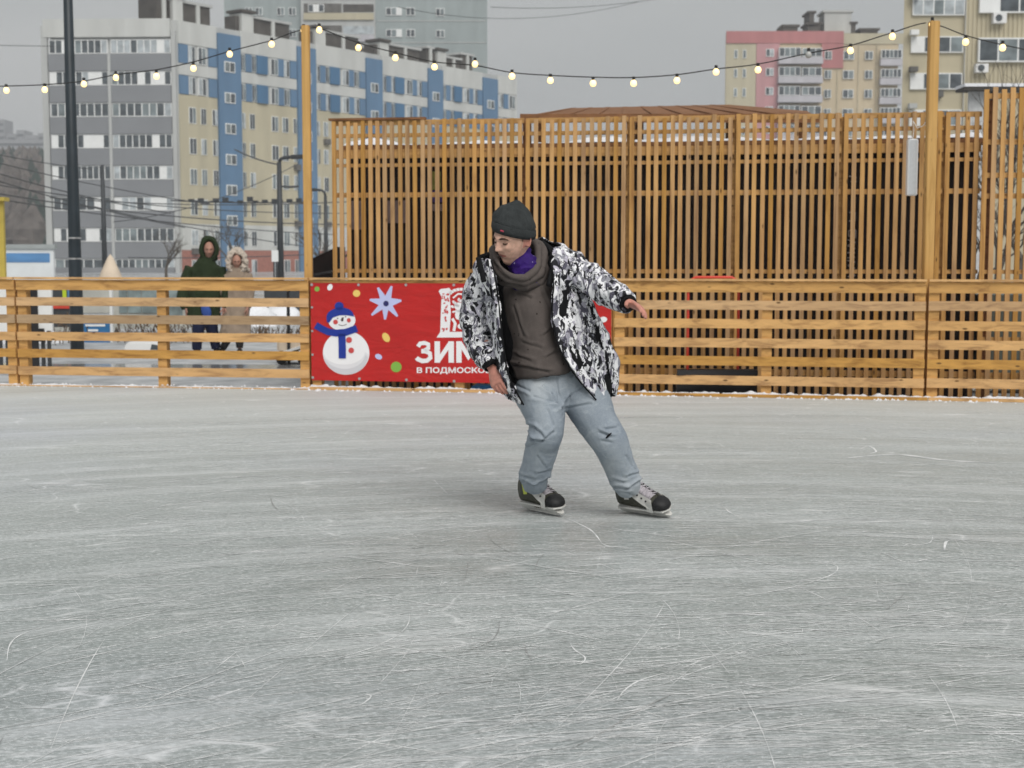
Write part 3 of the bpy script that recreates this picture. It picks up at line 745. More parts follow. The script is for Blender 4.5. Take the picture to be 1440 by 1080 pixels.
# thinner street lamps and a tram pole farther away
def streetlamp(px, ytop, Y, arm, label, r=.07):
    b0 = at(px, 400, Y); zt_ = at(px, ytop, Y).z
    e = empty('street_lamp', (b0.x, Y, GZ), label, 'street lamp')
    mb = MB(); mb.tube([(b0.x, Y, GZ), (b0.x, Y, zt_)], [r * 1.3, r * .8], 8); mb.build('pole', M_dark, e, smooth=True)
    if arm:
        ax, ay = arm; q = at(ax, ay, Y); mb = MB()
        mb.tube([(b0.x, Y, zt_), (lerp(b0.x, q.x, .15), Y, lerp(zt_, q.z, .6)), (lerp(b0.x, q.x, .5), Y, lerp(zt_, q.z, .95)), q], r * .6, 6); mb.build('arm', M_dark, e, smooth=True)
        mb = MB(); mb.bar(q, q + Vector((.55 * (1 if ax > px else -1), 0, .02)), .22, .12); mb.build('lamp_head', M_dark, e, bevel=.03)
    return e
streetlamp(395, 228, 42, (408, 221), 'dark street lamp with curved arm in front of the beige and blue facade', .085)
streetlamp(148, 232, 48, None, 'thin dark utility pole in front of the grey balconies', .08)
streetlamp(459, 275, 58, (447, 267), 'slender far street lamp at the left end of the slat screen', .08)

# overhead wires
M_wire = mat('weathered_wire', (.085, .09, .095), .7, .1)
wires = empty('overhead_wires', (-12, 50, 7), 'tangle of dark overhead tram wires crossing the left side', 'wires')
for (x0, y0, x1, y1, sag, Y0, Y1, r) in ((-60, 226, 240, 300, 6, 46, 60, .03), (-60, 236, 260, 320, 6, 46, 62, .03), (-60, 250, 500, 300, 14, 48, 70, .03), (-60, 262, 520, 316, 14, 48, 70, .035),
        (-60, 214, 300, 288, 6, 50, 66, .028), (70, 278, 520, 282, 8, 55, 60, .03), (240, 282, 440, 284, 2, 58, 58, .04), (-60, 270, 470, 330, 9, 48, 70, .03), (130, 290, 470, 352, 5, 60, 70, .03), (160, 312, 420, 230, 14, 50, 60, .022),
        (180, 362, 465, 356, 3, 60, 66, .03), (-60, 205, 130, 238, 3, 55, 60, .025), (330, 210, 395, 232, 3, 50, 42, .03), (395, 262, 420, 262, 1, 42, 42, .05), (0, 64, 75, 65, 0, 60, 66, .02), (560, 10, 900, 2, 20, 60, 90, .018), (690, 10, 1020, -20, 12, 60, 90, .018)):
    mb = MB(); N = 14
    mb.tube([at(lerp(x0, x1, k / N), lerp(y0, y1, k / N) + sag * 4 * (k / N) * (1 - k / N), lerp(Y0, Y1, k / N)) for k in range(N + 1)], r * .75, 5)
    mb.build('wire', M_wire, wires)
mb = MB()
for k in range(16):
    p = at(256 + k * 11.5 + (k % 3) * 2, 281 + (k % 4), 58); mb.box((p.x - .12, 57.9, p.z - .07), (p.x + .1, 58.1, p.z + .06 * (k % 3)))
mb.build('insulator', M_dark, wires)

# blue and white hoarding at the far left
M_hw = mat('hoarding_white', (.72, .75, .76), .6, .05, 2); M_hb = mat('hoarding_blue', (.10, .24, .46), .6, .25, .8, stretch=(.6, 1, 3)); M_yel = mat('yellow_paint', (.55, .42, .08), .6, .1)
Yh = 38
ho = empty('hoarding', (at(38, 388, Yh).x, Yh, GZ), 'white hoarding with a blue printed band at the far left', 'hoarding')
a = at(-120, 430, Yh); c_ = at(75, 350, Yh)
mb = MB(); mb.box((a.x, Yh, GZ), (c_.x, Yh + .12, c_.z)); mb.build('board', M_hw, ho)
mb = MB(); z1 = at(0, 356, Yh).z; z0 = at(0, 369, Yh).z; mb.box((a.x, Yh - .01, z0), (c_.x - .1, Yh - .002, z1)); mb.build('blue_band', M_hb, ho)
mb = MB(); mb.box((a.x, Yh - .05, c_.z + .003), (c_.x + .05, Yh + .2, c_.z + .12)); mb.build('top_rail', mat('grey_rail', (.35, .38, .38), .6, .1), ho)
yp = empty('gate_post', (at(1, 400, 30).x, 30, GZ), 'yellow post with a flat cap at the left edge', 'post')
mb = MB(); q = at(1, 283, 30); mb.box((q.x - .06, 29.95, GZ), (q.x + .06, 30.05, q.z)); mb.build('shaft', M_yel, yp)
mb = MB(); mb.box((q.x - .13, 29.85, q.z + .002), (q.x + .13, 30.15, q.z + .08)); mb.build('cap', M_yel, yp)

# cream pointed canopy
Yt = 30
tip = at(155, 357, Yt)
tent = empty('parasol', (tip.x, Yt, GZ), 'cream pointed market canopy poking above the fence', 'canopy')
M_cream = mat('cream_canvas', (.66, .55, .43), .8, .1, 4, .1)
mb = MB(); vs = [(tip.x, Yt, tip.z)]; k = 10
for j, (rr_, dz) in enumerate(((.07, -.1), (.2, -.4), (.33, -.75), (.46, -1.1))):
    vs += [(tip.x + rr_ * (1 + .08 * (a % 2)) * math.cos(6.283 * a / k), Yt + rr_ * math.sin(6.283 * a / k), tip.z + dz) for a in range(k)]
fs = [(0, 1 + a, 1 + (a + 1) % k) for a in range(k)] + [(1 + j * k + a, 1 + j * k + (a + 1) % k, 1 + j * k + k + (a + 1) % k, 1 + j * k + k + a) for j in range(3) for a in range(k)]
mb.add(vs, fs); mb.build('cover', M_cream, tent, smooth=True)
mb = MB(); mb.tube([(tip.x, Yt, GZ), (tip.x, Yt, tip.z - .12)], .03, 8); mb.build('pole', M_brown, tent)

def panel(name, label, cat, px0, px1, ytop, ybot, Y, m_, depth=.1, group=None, parts=()):
    a = at(px0, ybot, Y); c_ = at(px1, ytop, Y); zb = a.z
    e = empty(name, ((a.x + c_.x) / 2, Y, min(GZ, zb)), label, cat, group)
    mb = MB(); mb.box((a.x, Y, zb), (c_.x, Y + depth, c_.z)); mb.build('panel', m_, e)
    for k, (n_, x0, x1, y0, y1, mm) in enumerate(parts):
        p = at(x0, y1, Y - .02); q = at(x1, y0, Y - .02); mb = MB(); mb.box((p.x, Y - .02 - .004 * k, p.z), (q.x, Y - .008 - .004 * k, q.z)); mb.build(n_, mm, e)
    if zb > GZ + .02:
        for x in (a.x + .04, c_.x - .08): mb = MB(); mb.box((x, Y + .02, GZ), (x + .04, Y + .06, zb - .002)); mb.build('leg', M_dark, e)
    return e
M_blue = mat('sign_blue', (.03, .16, .36), .5, .1, 5); M_cr = mat('pale_render', (.46, .46, .42), .7, .15, 3); M_gl = mat('shop_glass', (.22, .27, .27), .25, .35, 3)
panel('notice_board', 'blue notice board in a white frame standing behind the board fence', 'notice board', 112, 157, 404, 487, 24, M_frame, .08,
      parts=(('blue_sheet', 114, 154, 444, 485, M_blue), ('pale_sheet', 115, 153, 408, 440, M_cr), ('white_print', 120, 148, 456, 459, M_frame), ('white_print', 124, 138, 463, 466, M_frame), ('white_disc', 120, 132, 483, 491, M_frame)))
panel('advert_stand', 'dark advertising stand with lime and red patches behind the fence', 'advert stand', 68, 111, 402, 462, 26, M_dark, .1,
      parts=(('lime_strip', 88, 93, 404, 418, mat('lime_paint', (.5, .62, .03), .5, .05)), ('blue_patch', 95, 104, 406, 418, M_hb), ('red_patch', 74, 100, 429, 434, M_red), ('pale_strip', 74, 98, 460, 466, M_cr)))
panel('sign_board', 'white board on a black stand just left of the first fence joint', 'sign board', -8, 13, 400, 468, 18, M_frame, .05)
panel('sign_board', 'white board with black side behind the first fence post', 'sign board', 52, 72, 400, 465, 18, M_frame, .05, parts=(('black_side', 44, 52, 400, 520, M_black), ('black_foot', 48, 62, 462, 480, M_black)))
kio = panel('stall_counter', 'long pale market counter with small panes behind the fence', 'market stall', 158, 262, 398, 462, 25, M_cr, 1.0,
      parts=(('pane', 168, 178, 405, 440, M_gl), ('pane', 180, 198, 405, 440, M_gl), ('pane', 200, 220, 402, 440, M_gl), ('pane', 236, 256, 402, 445, M_gl)))
M_hedge = mat('bare_hedge_twigs', (.12, .085, .06), .9, .4, 12)
def hedge(px0, px1, py, Y, label, seed):
    rh = random.Random(seed); a = at(px0, py, Y); c_ = at(px1, py, Y); mb = MB()
    for k in range(int((c_.x - a.x) * 260)):
        x = rh.uniform(a.x, c_.x); y = Y + rh.uniform(0, .5); z = rh.uniform(GZ, a.z + .03); L_ = rh.uniform(.05, .16); d = Vector((rh.gauss(0, .6), rh.gauss(0, .5), 1)).normalized() * L_; w_ = Vector((rh.gauss(0, 1), rh.gauss(0, 1), rh.gauss(0, .4))).normalized() * .012
        p = Vector((x, y, z)); mb.add([p - w_, p + w_, p + d * 1.0 + w_ * .4, p + d - w_ * .4], [(0, 1, 2, 3)])
    o_ = mb.build('hedge', M_hedge); tag(o_, label, 'hedge')
hedge(46, 112, 450, 23, 'low leafless brown hedge left of the blue notice board', 1)
hedge(157, 300, 462, 23.5, 'low leafless brown hedge behind the white sledge', 2)
hedge(340, 440, 468, 24, 'low leafless brown hedge behind the black cart', 3)
# low white sledge box
Yv = 20.4; va = at(175, 500, Yv); vb = at(227, 481, Yv)
van = empty('sledge', ((va.x + vb.x) / 2, Yv, GZ), 'low white toy-like sledge on the slushy ground left of the walking couple', 'sledge')
z0 = GZ + .05; zt2 = vb.z
mb = MB(); mb.prism([(va.x, Yv, z0), (vb.x, Yv, z0), (vb.x + .01, Yv, z0 + .09), (vb.x - .05, Yv, zt2 - .01), (va.x + .05, Yv, zt2), (va.x, Yv, z0 + .1)], (0, .35, 0)); mb.build('body', M_white, van, bevel=.012)
mb = MB(); mb.prism([(vb.x - .14, Yv - .006, zt2 - .03), (vb.x - .04, Yv - .006, zt2 - .05), (vb.x - .03, Yv - .006, zt2 - .11), (vb.x - .16, Yv - .006, zt2 - .11)], (0, .01, 0)); mb.build('opening', M_glass_d, van)
mb = MB(); mb.box((va.x + .04, Yv + .05, GZ), (vb.x - .02, Yv + .09, z0 - .002)); mb.box((va.x + .04, Yv + .25, GZ), (vb.x - .02, Yv + .29, z0 - .002)); mb.build('runner', M_dark, van)
# snow piles, dark bin and bench, black post at the right of the left section
def blob(name, px, py, Y, rx, ry, rz_, m_, seed=0, **k):
    c_ = at(px, py, Y); mb = MB(); n1, n2 = 18, 9; vs = []; fs = []
    for j in range(n2 + 1):
        for i in range(n1):
            th = math.pi / 2 * j / n2; ph = 6.2832 * i / n1
            d = 1 + .3 * noise.noise(Vector((math.cos(ph) * 1.6 + seed, math.sin(ph) * 1.6, th * 1.5)))
            vs.append((rx * math.cos(th) * math.cos(ph) * d, ry * math.cos(th) * math.sin(ph) * d, rz_ * math.sin(th) * d))
    for j in range(n2):
        for i in range(n1): fs.append((j * n1 + i, j * n1 + (i + 1) % n1, j * n1 + n1 + (i + 1) % n1, j * n1 + n1 + i))
    mb.add(vs, fs); me = mb.mesh(name); o_ = link_mesh(name, me, m_, smooth=True); o_.location = (c_.x, Y, GZ); tag(o_, **k); return o_
blob('snow_pile', 355, 470, 30, .55, .5, .5, M_snow, 1, label='heap of shovelled snow right behind the walking woman', cat='snow pile')
blob('snow_pile', 398, 470, 33, .5, .5, .32, M_snow, 5, label='low snow heap beside the dark cart', cat='snow pile')
blob('snow_pile', 20, 470, 24, .9, .5, .3, M_snow, 9, label='flat snow heap behind the left end of the fence', cat='snow pile')
panel('container', 'dark grey container behind the right end of the open fence', 'container', 372, 470, 405, 452, 34, M_dark, 2.0)
cart = empty('cart', (at(410, 480, 19).x, 19, GZ), 'black framed cart with a white tray behind the fence left of the banner', 'cart')
mb = MB(); q = at(405, 410, 19); mb.tube([(q.x, 19, GZ), (q.x, 19, q.z)], .022, 8); mb.tube([(q.x, 19, q.z), (q.x + .06, 19, q.z + .08)], .022, 8); mb.build('upright', M_black, cart)
mb = MB(); p0 = at(393, 497, 19); p1 = at(432, 485, 19); mb.bar(p0, p1, .4, .03); mb.build('tray', M_frame, cart)
mb = MB(); p0 = at(395, 500, 19.2); p1 = at(436, 492, 19.2); mb.bar(p0 + Vector((0, 0, -.06)), p1 + Vector((0, 0, -.07)), .38, .05); mb.build('base_frame', M_black, cart)
for px_ in (398, 428): mb = MB(); q = at(px_, 500, 19.1); mb.tube([(q.x, 18.95, GZ + .07), (q.x, 19.0, GZ + .07)], .07, 12); mb.build('wheel', M_black, cart)
mb = MB(); q = at(395, 475, 19.1); mb.box((q.x - .05, 19.05, q.z - .2), (q.x + .25, 19.25, q.z + .02)); mb.build('sack', M_cream, cart, bevel=.03)
# dark sloping lean-to roof left of the screen
e = empty('lean_to', (at(455, 400, 16.6).x, 16.6, GZ), 'small black lean-to with a sloping lid left of the slat screen', 'lean-to')
pa = [at(440, 363, 16.6), at(474, 347, 16.6), at(474, 380, 16.6), at(440, 388, 16.6)]
mb = MB(); pa[2].z = GZ; pa[3].z = GZ; mb.prism(pa, (0, .8, 0)); mb.build('body', M_shed, e)
mb = MB(); p = at(433, 388, 15.2); q = at(470, 381, 15.2); mb.bar(p, q, .5, .02); mb.build('ledge', M_black, e)

# objects behind the right end: grey box, white sheets, brush
panel('utility_cabinet', 'grey green cabinet standing behind the right end of the fence', 'cabinet', 1378, 1500, 415, 545, 14.9, mat('grey_green_paint', (.13, .145, .12), .6, .15, 4), .6)
panel('white_sheet', 'white panel leaning behind the slats near the right end', 'panel', 1353, 1366, 334, 396, 15.3, M_frame, .03)
panel('signal_disc', 'small white oval sign on the dark street lamp', 'sign', 382, 391, 352, 368, 41.5, M_frame, .05)

e = empty('tarpaulin', (at(681, 548, 14.3).x, 14.3, GZ), 'scrap of bright blue tarpaulin on the ground under the banner', 'tarpaulin')
a = at(661, 548, 14.25); c_ = at(706, 548, 14.2); mb = MB(); mb.hexa([(a.x, 14.2, GZ), (c_.x, 14.15, GZ), (c_.x - .03, 14.5, GZ), (a.x + .05, 14.5, GZ), (a.x + .02, 14.22, .045), (c_.x - .02, 14.17, .055), (c_.x - .05, 14.48, .03), (a.x + .07, 14.48, .05)]); mb.build('sheet', mat('tarpaulin_blue', (.03, .22, .55), .5, .15, 12, .2), e)
# ================================================================ buildings
M_g = lambda nme, c_, v=.07: mat(nme, c_, .85, v, .8, stretch=(1, 1, .18))
Mw_white = M_g('whitish_render', (.56, .57, .55)); Mw_grey = mat('grey_panel', (.24, .25, .265), .85, .05, .3); Mw_beige = M_g('beige_render', (.50, .455, .33)); Mw_brick = mat('red_brick', (.36, .16, .125), .9, .18, 6)
Mw_blue = M_g('blue_render', (.115, .21, .335)); Mw_blue2 = M_g('deep_blue_panel', (.07, .17, .30)); Mw_teal = M_g('grey_green_render', (.33, .375, .375)); Mw_edge = M_g('light_grey_concrete', (.48, .49, .48))
Mw_tan = M_g('tan_corrugated_siding', (.50, .445, .315)); Mw_pink = M_g('pink_render', (.46, .19, .19)); Mw_pink2 = M_g('pale_pink_render', (.52, .28, .29)); Mw_cream = M_g('cream_tiles', (.55, .46, .32)); Mw_lav = M_g('pale_lavender_render', (.50, .49, .52))
Mw_dk = mat('dark_roof_box', (.085, .078, .07), .9, .2, 1); M_balc = mat('dark_balcony', (.13, .125, .115), .8, .25, 1)
GLS = [M_frame, M_glass_d, M_glass_l, mat('mid_glass', (.2, .235, .245), .2, .3, 1)]
rb = random.Random(21)

class Facade:
    """a vertical wall plane between two ground points; windows are placed by distance along it and height"""
    def __init__(s, A, B, out=1):
        s.A = Vector(A); s.d = Vector(B) - s.A; s.L = s.d.length; s.d /= s.L; s.n = Vector((s.d.y, -s.d.x)) * out
    def T(s, u, q, z): return (s.A.x + s.d.x * u + s.n.x * q, s.A.y + s.d.y * u + s.n.y * q, z)
    def u(s, px): k = (px - 720) / F; return (k * s.A.y - s.A.x) / (s.d.x - k * s.d.y)
    def z(s, px, py): U = s.u(px); return at(px, py, s.A.y + s.d.y * U).z
    def strip(s, mb, u0, u1, z0, z1, q0=0, q1=.06, mi=0): mb.box((u0, q0, z0), (u1, q1, z1), mi)
    def window(s, parent, u0, u1, z0, z1, panes=2, name='window', q=.0, pat=None, thick=.1, sill=False):
        mb = MB(s.T); mb.box((u0, q, z0), (u1, q + thick, z1), 0)
        w_ = (u1 - u0) / panes; f = min(.09, w_ * .14, (z1 - z0) * .1)
        for i in range(panes):
            mi = pat[i % len(pat)] if pat else rb.choice((1, 1, 3, 3, 2))
            if mi == 0: continue
            mb.box((u0 + i * w_ + f * (1 if i == 0 else .6), q + thick + .004, z0 + f), (u0 + (i + 1) * w_ - f * (1 if i == panes - 1 else .6), q + thick + .02, z1 - f), mi)
        if sill: mb.box((u0 - .05, q, z0 - .12), (u1 + .05, q + .2, z0 - .01), 0)
        return mb.build(name, GLS, parent)

# ---- nine storey block: grey loggia end and long blue, white and beige flank
A0 = Vector((at(75, 300, 133).x, 133.5)); A1 = Vector((at(253, 300, 133).x, 133)); A2 = Vector((at(727, 300, 176).x, 176))
bA = empty('apartment_block', (A1.x, A1.y, GZ), 'long nine storey block with grey balcony end and blue and beige flank', 'apartment block')
FG = Facade(A0, A1); FL = Facade(A1, A2)
zr = FG.z(160, 29); zb = GZ
bk = Vector((-12, 26))
mb = MB(); foot = [A0, A1, A2, A2 + Vector((-8, 10)), A1 + Vector((-6, 12)), A0 + Vector((0, 12))]
mb.prism([(p.x, p.y, zb) for p in foot], (0, 0, zr - zb)); mb.build('wall', Mw_edge, bA)
pitch = 42.6 / F * 133
zw = [FL.z(262, 62) - k * pitch for k in range(9)]      # window tops per storey
# grey end
zg = [FG.z(160, 56) - k * 43.1 / F * 133.2 for k in range(8)]
mb = MB(FG.T); U0g, U1g = FG.u(80), FG.u(249)
for k in range(8):
    z1 = zg[k] - 1.32; z0 = zg[k + 1] + .03 if k < 7 else zb + .5
    mb.box((U0g, .0, z0), (U1g, .35, z1))
mb.build('balcony_band', Mw_grey, bA)
mb = MB(FG.T); mb.box((FG.u(75) - .3, .0, zb), (FG.u(79), .4, zr - .5)); mb.box((FG.u(250), 0, zb), (FG.u(256), .4, zr - 1.0)); mb.box((FG.u(162) , .36, zb), (FG.u(166), .42, zg[0] - 1.3)); mb.build('pier', Mw_edge, bA)
pats = [([1, 1, 0, 1, 3, 1, 1], [2, 2, 2, 1, 2, 2, 2]), ([0, 1, 1, 1, 1, 2, 0], [3, 1, 1, 1, 0, 1, 0]), ([1, 3, 2, 1, 1, 1], [3, 1, 1, 1, 3, 3]), ([0, 1, 1, 1, 1, 0, 0], [2, 1, 1, 1, 1, 1, 0]),
        ([0, 1, 1, 0, 1, 1, 1, 1], [2, 1, 3, 3, 3, 1, 1]), ([1, 1, 1, 1, 1], [0, 2, 2, 1, 2, 0]), ([0, 1, 0, 1, 1, 0, 0], [3, 3, 3, 1, 1, 1]), ([3, 1, 1, 1], [1, 1, 1, 3, 3, 1, 1])]
for k in range(8):
    z1 = zg[k]; z0 = z1 - 1.3
    for h in (0, 1):
        a, b_ = ((81, 162), (166, 249))[h]
        FG.window(bA, FG.u(a), FG.u(b_), z0 + .02, z1, len(pats[k][h]) + 2, 'loggia_glazing', .0, pats[k][h] + [rb.choice((1, 0)), rb.choice((1, 2))], .25)
# parapet
mb = MB(FG.T); mb.box((FG.u(74), .0, FG.z(160, 53)), (FG.u(249), .45, zr + .1)); mb.build('parapet', Mw_white, bA)
# flank colour bands
segs = [(257, 311), (342, 421), (446, 516), (538, 602), (622, 678), (698, 726)]
tows = [(311, 342), (421, 446), (516, 538), (602, 622), (678, 698)]
for (a, b_) in segs:
    ua, ub = FL.u(a) + .05, FL.u(b_) - .05
    mb = MB(FL.T); mb.box((ua, 0, zw[0] + .05), (ub, .12, zr)); mb.box((ua, 0, zw[1] + .06), (ub, .12, zw[0] - 1.75)); mb.box((ua, 0, zw[6] - 1.9), (ub, .12, zw[5] - 2.3)); mb.build('white_band', Mw_white, bA)
    mb = MB(FL.T); mb.box((ua, 0, zw[5] - 2.297), (ub, .1, zw[1] - 1.72)); mb.build('beige_wall', Mw_beige, bA)
    mb = MB(FL.T); mb.box((ua, 0, zb), (ub, .1, zw[6] - 1.903)); mb.build('brick_wall', Mw_brick, bA)
for (a, b_) in tows:
    mb = MB(FL.T); mb.box((FL.u(a), 0, zb), (FL.u(b_), .3, zr - .55)); mb.build('stair_tower', Mw_blue, bA)
    for k in range(7):
        zc_ = FL.z(326, 94) - k * 41.9 / F * 139; um = (FL.u(a) + FL.u(b_)) / 2; hw = (FL.u(b_) - FL.u(a)) * .26
        FL.window(bA, um - hw, um + hw * .8, zc_ - .55, zc_ + .45, 2, 'stair_window', .301, [3, 1], .06)
def cols(seg, items):
    a, b_ = segs[seg]; return [(lerp(FL.u(a), FL.u(b_), x0), lerp(FL.u(a), FL.u(b_), x1), kd) for x0, x1, kd in items]
colset = [[(.02, .24, 'b'), (.26, .42, 'w'), (.5, .7, 'w'), (.78, .98, 'b')]] + [[(.0, .09, 'w'), (.1, .2, 'b'), (.2, .28, 'w'), (.28, .46, 'd'), (.53, .66, 'w'), (.66, .76, 'b'), (.76, .86, 'w'), (.88, .99, 'b')]] * 4 + [[(.1, .3, 'w'), (.35, .55, 'b'), (.6, .9, 'w')]]
low = [[(.24, .42), (.54, .68), (.84, .98)]] + [[(.02, .08), (.15, .24), (.53, .65), (.72, .83), (.92, .99)]] * 4 + [[(.1, .3), (.5, .75)]]
rows_low = 0
for sgi in range(6):
    for r in (0, 1):
        zt1 = zw[r]; mb = MB(FL.T); mbd = MB(FL.T)
        for u0, u1, kd in cols(sgi, colset[sgi]):
            if kd == 'b': mb.box((u0, .0, zt1 - 1.7), (u1, .16, zt1))
            elif kd == 'd': mbd.box((u0, .0, zt1 - 1.72), (u1, .3, zt1 + .02))
            else: FL.window(bA, u0, u1, zt1 - 1.65, zt1 - .05, 2, 'window', 0, [2, 1] if rb.random() < .5 else [1, 3], .14)
        mb.build('blue_panel', Mw_blue, bA)
        if mbd.v: mbd.build('blue_panel', Mw_blue2, bA)
    a, b_ = segs[sgi]
    if sgi <= 1 or sgi == 2:
        for r in range(2, 8):
            for x0, x1 in low[sgi]:
                u0, u1 = lerp(FL.u(a), FL.u(b_), x0), lerp(FL.u(a), FL.u(b_), x1)
                if sgi == 2 and x1 > .3: continue
                FL.window(bA, u0, u1, zw[r] - 1.5, zw[r], 2, 'window', .09, None, .06)
                if rb.random() < .13:
                    mb = MB(FL.T); mb.box((u0, .1, zw[r] - 2.3), (u0 + .75, .45, zw[r] - 1.75)); mb.build('air_conditioner', M_balc, bA)
# roof vents and lift houses
for (x0, x1, y0, y1, kd) in ((241, 262, -8, 28, 'D'), (263, 279, -6, 30, 'V'), (281, 318, 2, 36, 'D'), (358, 376, 16, 46, 'V'), (378, 427, 24, 50, 'D'), (459, 475, 38, 66, 'V'), (477, 522, 44, 70, 'D'), (548, 562, 57, 84, 'V'), (564, 606, 62, 88, 'D'),
        (616, 624, 66, 92, 'D'), (628, 641, 70, 94, 'V'), (642, 662, 80, 98, 'D'), (663, 679, 75, 100, 'D')):
    u0, u1 = FL.u(max(x0, 255)) if x0 > 255 else FL.u(255) - (255 - x0) * .066, FL.u(x1); z1 = FL.z(max(x0, 256), y0)
    mb = MB(FL.T)
    if kd == 'D':
        mb.box((u0, -4, zr - .1), (u1, -1.5, z1), 1); mb.box((u0 - .2, -4.2, z1 + .003), (u1 + .2, -1.3, z1 + .25), 0); mb.box(((u0 + u1) / 2 - .15, -1.49, zr), ((u0 + u1) / 2 + .25, -1.3, z1), 2)
        mb.build('lift_house', [Mw_edge, Mw_dk, Mw_white], bA)
    else:
        mb.box((u0 + .1, -3, zr - .1), (u1 - .1, -1.2, z1), 0); mb.box((u0 - .1, -3.2, z1 + .1), (u1 + .1, -1.0, z1 + .35), 1); mb.box((u0 - .5, -3, zr), (u0, -1.5, z1 - .3), 1)
        mb.build('roof_vent', [Mw_white, Mw_dk], bA)

def front_block(name, label, px0, px1, ytop, Y, m_, depth=14, ybase=None):
    a = at(px0, 400, Y); c_ = at(px1, ytop, Y)
    e = empty(name, ((a.x + c_.x) / 2, Y, GZ), label, 'apartment block')
    k_ = (Y + depth) / Y; xa, xb = (a.x * k_ * 1.002 if a.x > 0 else a.x), (c_.x * k_ * 1.002 if c_.x < 0 else c_.x)
    mb = MB(); mb.prism([(a.x, Y, GZ), (c_.x, Y, GZ), (xb, Y + depth, GZ), (xa, Y + depth, GZ)], (0, 0, c_.z - GZ)); mb.build('wall', m_, e)
    return e, Facade((at(px0, 0, Y).x, Y), (at(px1, 0, Y).x, Y))
def slab(e, Fc, x0, x1, y0, y1, q0, q1, m_, name='panel'):
    mb = MB(Fc.T); mb.box((Fc.u(x0), q0, Fc.z(x0, y1)), (Fc.u(x1), q1, Fc.z(x0, y0))); return mb.build(name, m_, e)
def win(e, Fc, x0, x1, y0, y1, panes=2, pat=None, name='window', q=.0, thick=.12): return Fc.window(e, Fc.u(x0), Fc.u(x1), Fc.z(x0, y1), Fc.z(x0, y0), panes, name, q, pat, thick)

# ---- tall grey-green tower behind
e, Fc = front_block('tower_block', 'hazy grey green tower block rising behind the long block', 322, 685, -60, 205, Mw_teal, 18)
slab(e, Fc, 430, 532, -60, 330, .01, .9, Mw_edge, 'balcony_bay')
for k in range(6):
    y0 = -24 + k * 30.6
    slab(e, Fc, 434, 486, y0 + 0, y0 + 13, .9, .93, M_balc, 'balcony_shade'); slab(e, Fc, 434, 530, y0 + 13.5, y0 + 23, .9, 1.15, Mw_beige if k % 2 else Mw_lav, 'balcony_band')
    win(e, Fc, 440, 462, y0 + 1, y0 + 12, 3, [1, 0, 1], 'window', .931, .05); slab(e, Fc, 488, 530, y0 + 1, y0 + 12, .9, .94, Mw_dk if k % 2 else M_glass_l, 'balcony_opening')
    win(e, Fc, 546, 568, y0 + 4, y0 + 15, 3, [1, 3, 0]); win(e, Fc, 574, 586, y0 + 4, y0 + 15, 2, [1, 1]); win(e, Fc, 615, 627, y0 + 5, y0 + 16, 2, [1, 3])
    for x in (396, 412, 352, 366): win(e, Fc, x, x + 10, y0 + 4, y0 + 15, 2, [1, 3])
    slab(e, Fc, 534, 684, y0 - 8.4, y0 - 7.2, .0, .06, Mw_edge, 'seam')

# ---- pink and cream block
e, Fc = front_block('apartment_block', 'distant cream block with pink corner and white balconies', 1016, 1264, 47, 215, Mw_cream, 16)
slab(e, Fc, 1016, 1178, 44, 61, .0, .25, Mw_pink, 'pink_cornice'); slab(e, Fc, 1058, 1090, 61.2, 360, .0, .2, Mw_pink2, 'pink_wall'); slab(e, Fc, 1148, 1178, 61.2, 96, .0, .2, Mw_pink, 'pink_wall'); slab(e, Fc, 1016, 1057.5, 61.2, 360, .0, .1, Mw_beige, 'side_wall')
slab(e, Fc, 1178.3, 1264, 47, 62, 0, .12, Mw_beige, 'cornice')
for k in range(5):
    y0 = 66 + k * 27
    slab(e, Fc, 1087, 1148, y0 + 16, y0 + 25, .2, 1.4, Mw_lav, 'balcony_front')
    win(e, Fc, 1088, 1118, y0 + 2, y0 + 15, 4, [1, 3, 3, 1], 'balcony_glazing', .2, .8); win(e, Fc, 1120, 1147, y0 + 3, y0 + 15, 3, [1, 3, 1] if k % 2 else [3, 1, 1], 'balcony_glazing', .2, .9)
    win(e, Fc, 1071, 1082, y0 + 3, y0 + 14, 2, [1, 2], 'window', .2, .1)
    for x in (1027, 1039): win(e, Fc, x, x + 5, y0 + 4, y0 + 16, 1, [3], 'window', .1, .1)
    for x0, x1 in ((1152, 1162), (1178, 1193), (1208, 1219)): win(e, Fc, x0, x1, y0 + 6, y0 + 18, 2, [1, 3], 'window', .13 if x0 > 1160 else .2, .1)
    win(e, Fc, 1229, 1257, y0 + 5, y0 + 17, 5, [1, 1, 3, 1, 1], 'balcony_glazing', .12, .8); slab(e, Fc, 1228, 1258, y0 + 18, y0 + 27, .12, 1.0, Mw_lav, 'balcony_front')
    for x in (1170, 1199, 1224): slab(e, Fc, x, x + .8, y0 - 4, y0 + 24, .12, .16, Mw_beige, 'seam')
for (x0, x1, y0, y1) in ((1157, 1195, 19, 45), (1134, 1152, 36, 45), (1100, 1120, 39, 45), (1195, 1201, 35, 46), (1136, 1143, 20, 36), (1208, 1232, 44, 47)):
    a = at(x0, y1 + 3, 219); c_ = at(x1, y0, 219); mb = MB(); mb.box((a.x, 218, a.z), (c_.x, 222, c_.z)); mb.box((a.x - .3, 217.8, c_.z + .01), (c_.x + .3, 222.2, c_.z + .3)); mb.build('roof_house', Mw_dk if x0 != 1157 else Mw_edge, e)
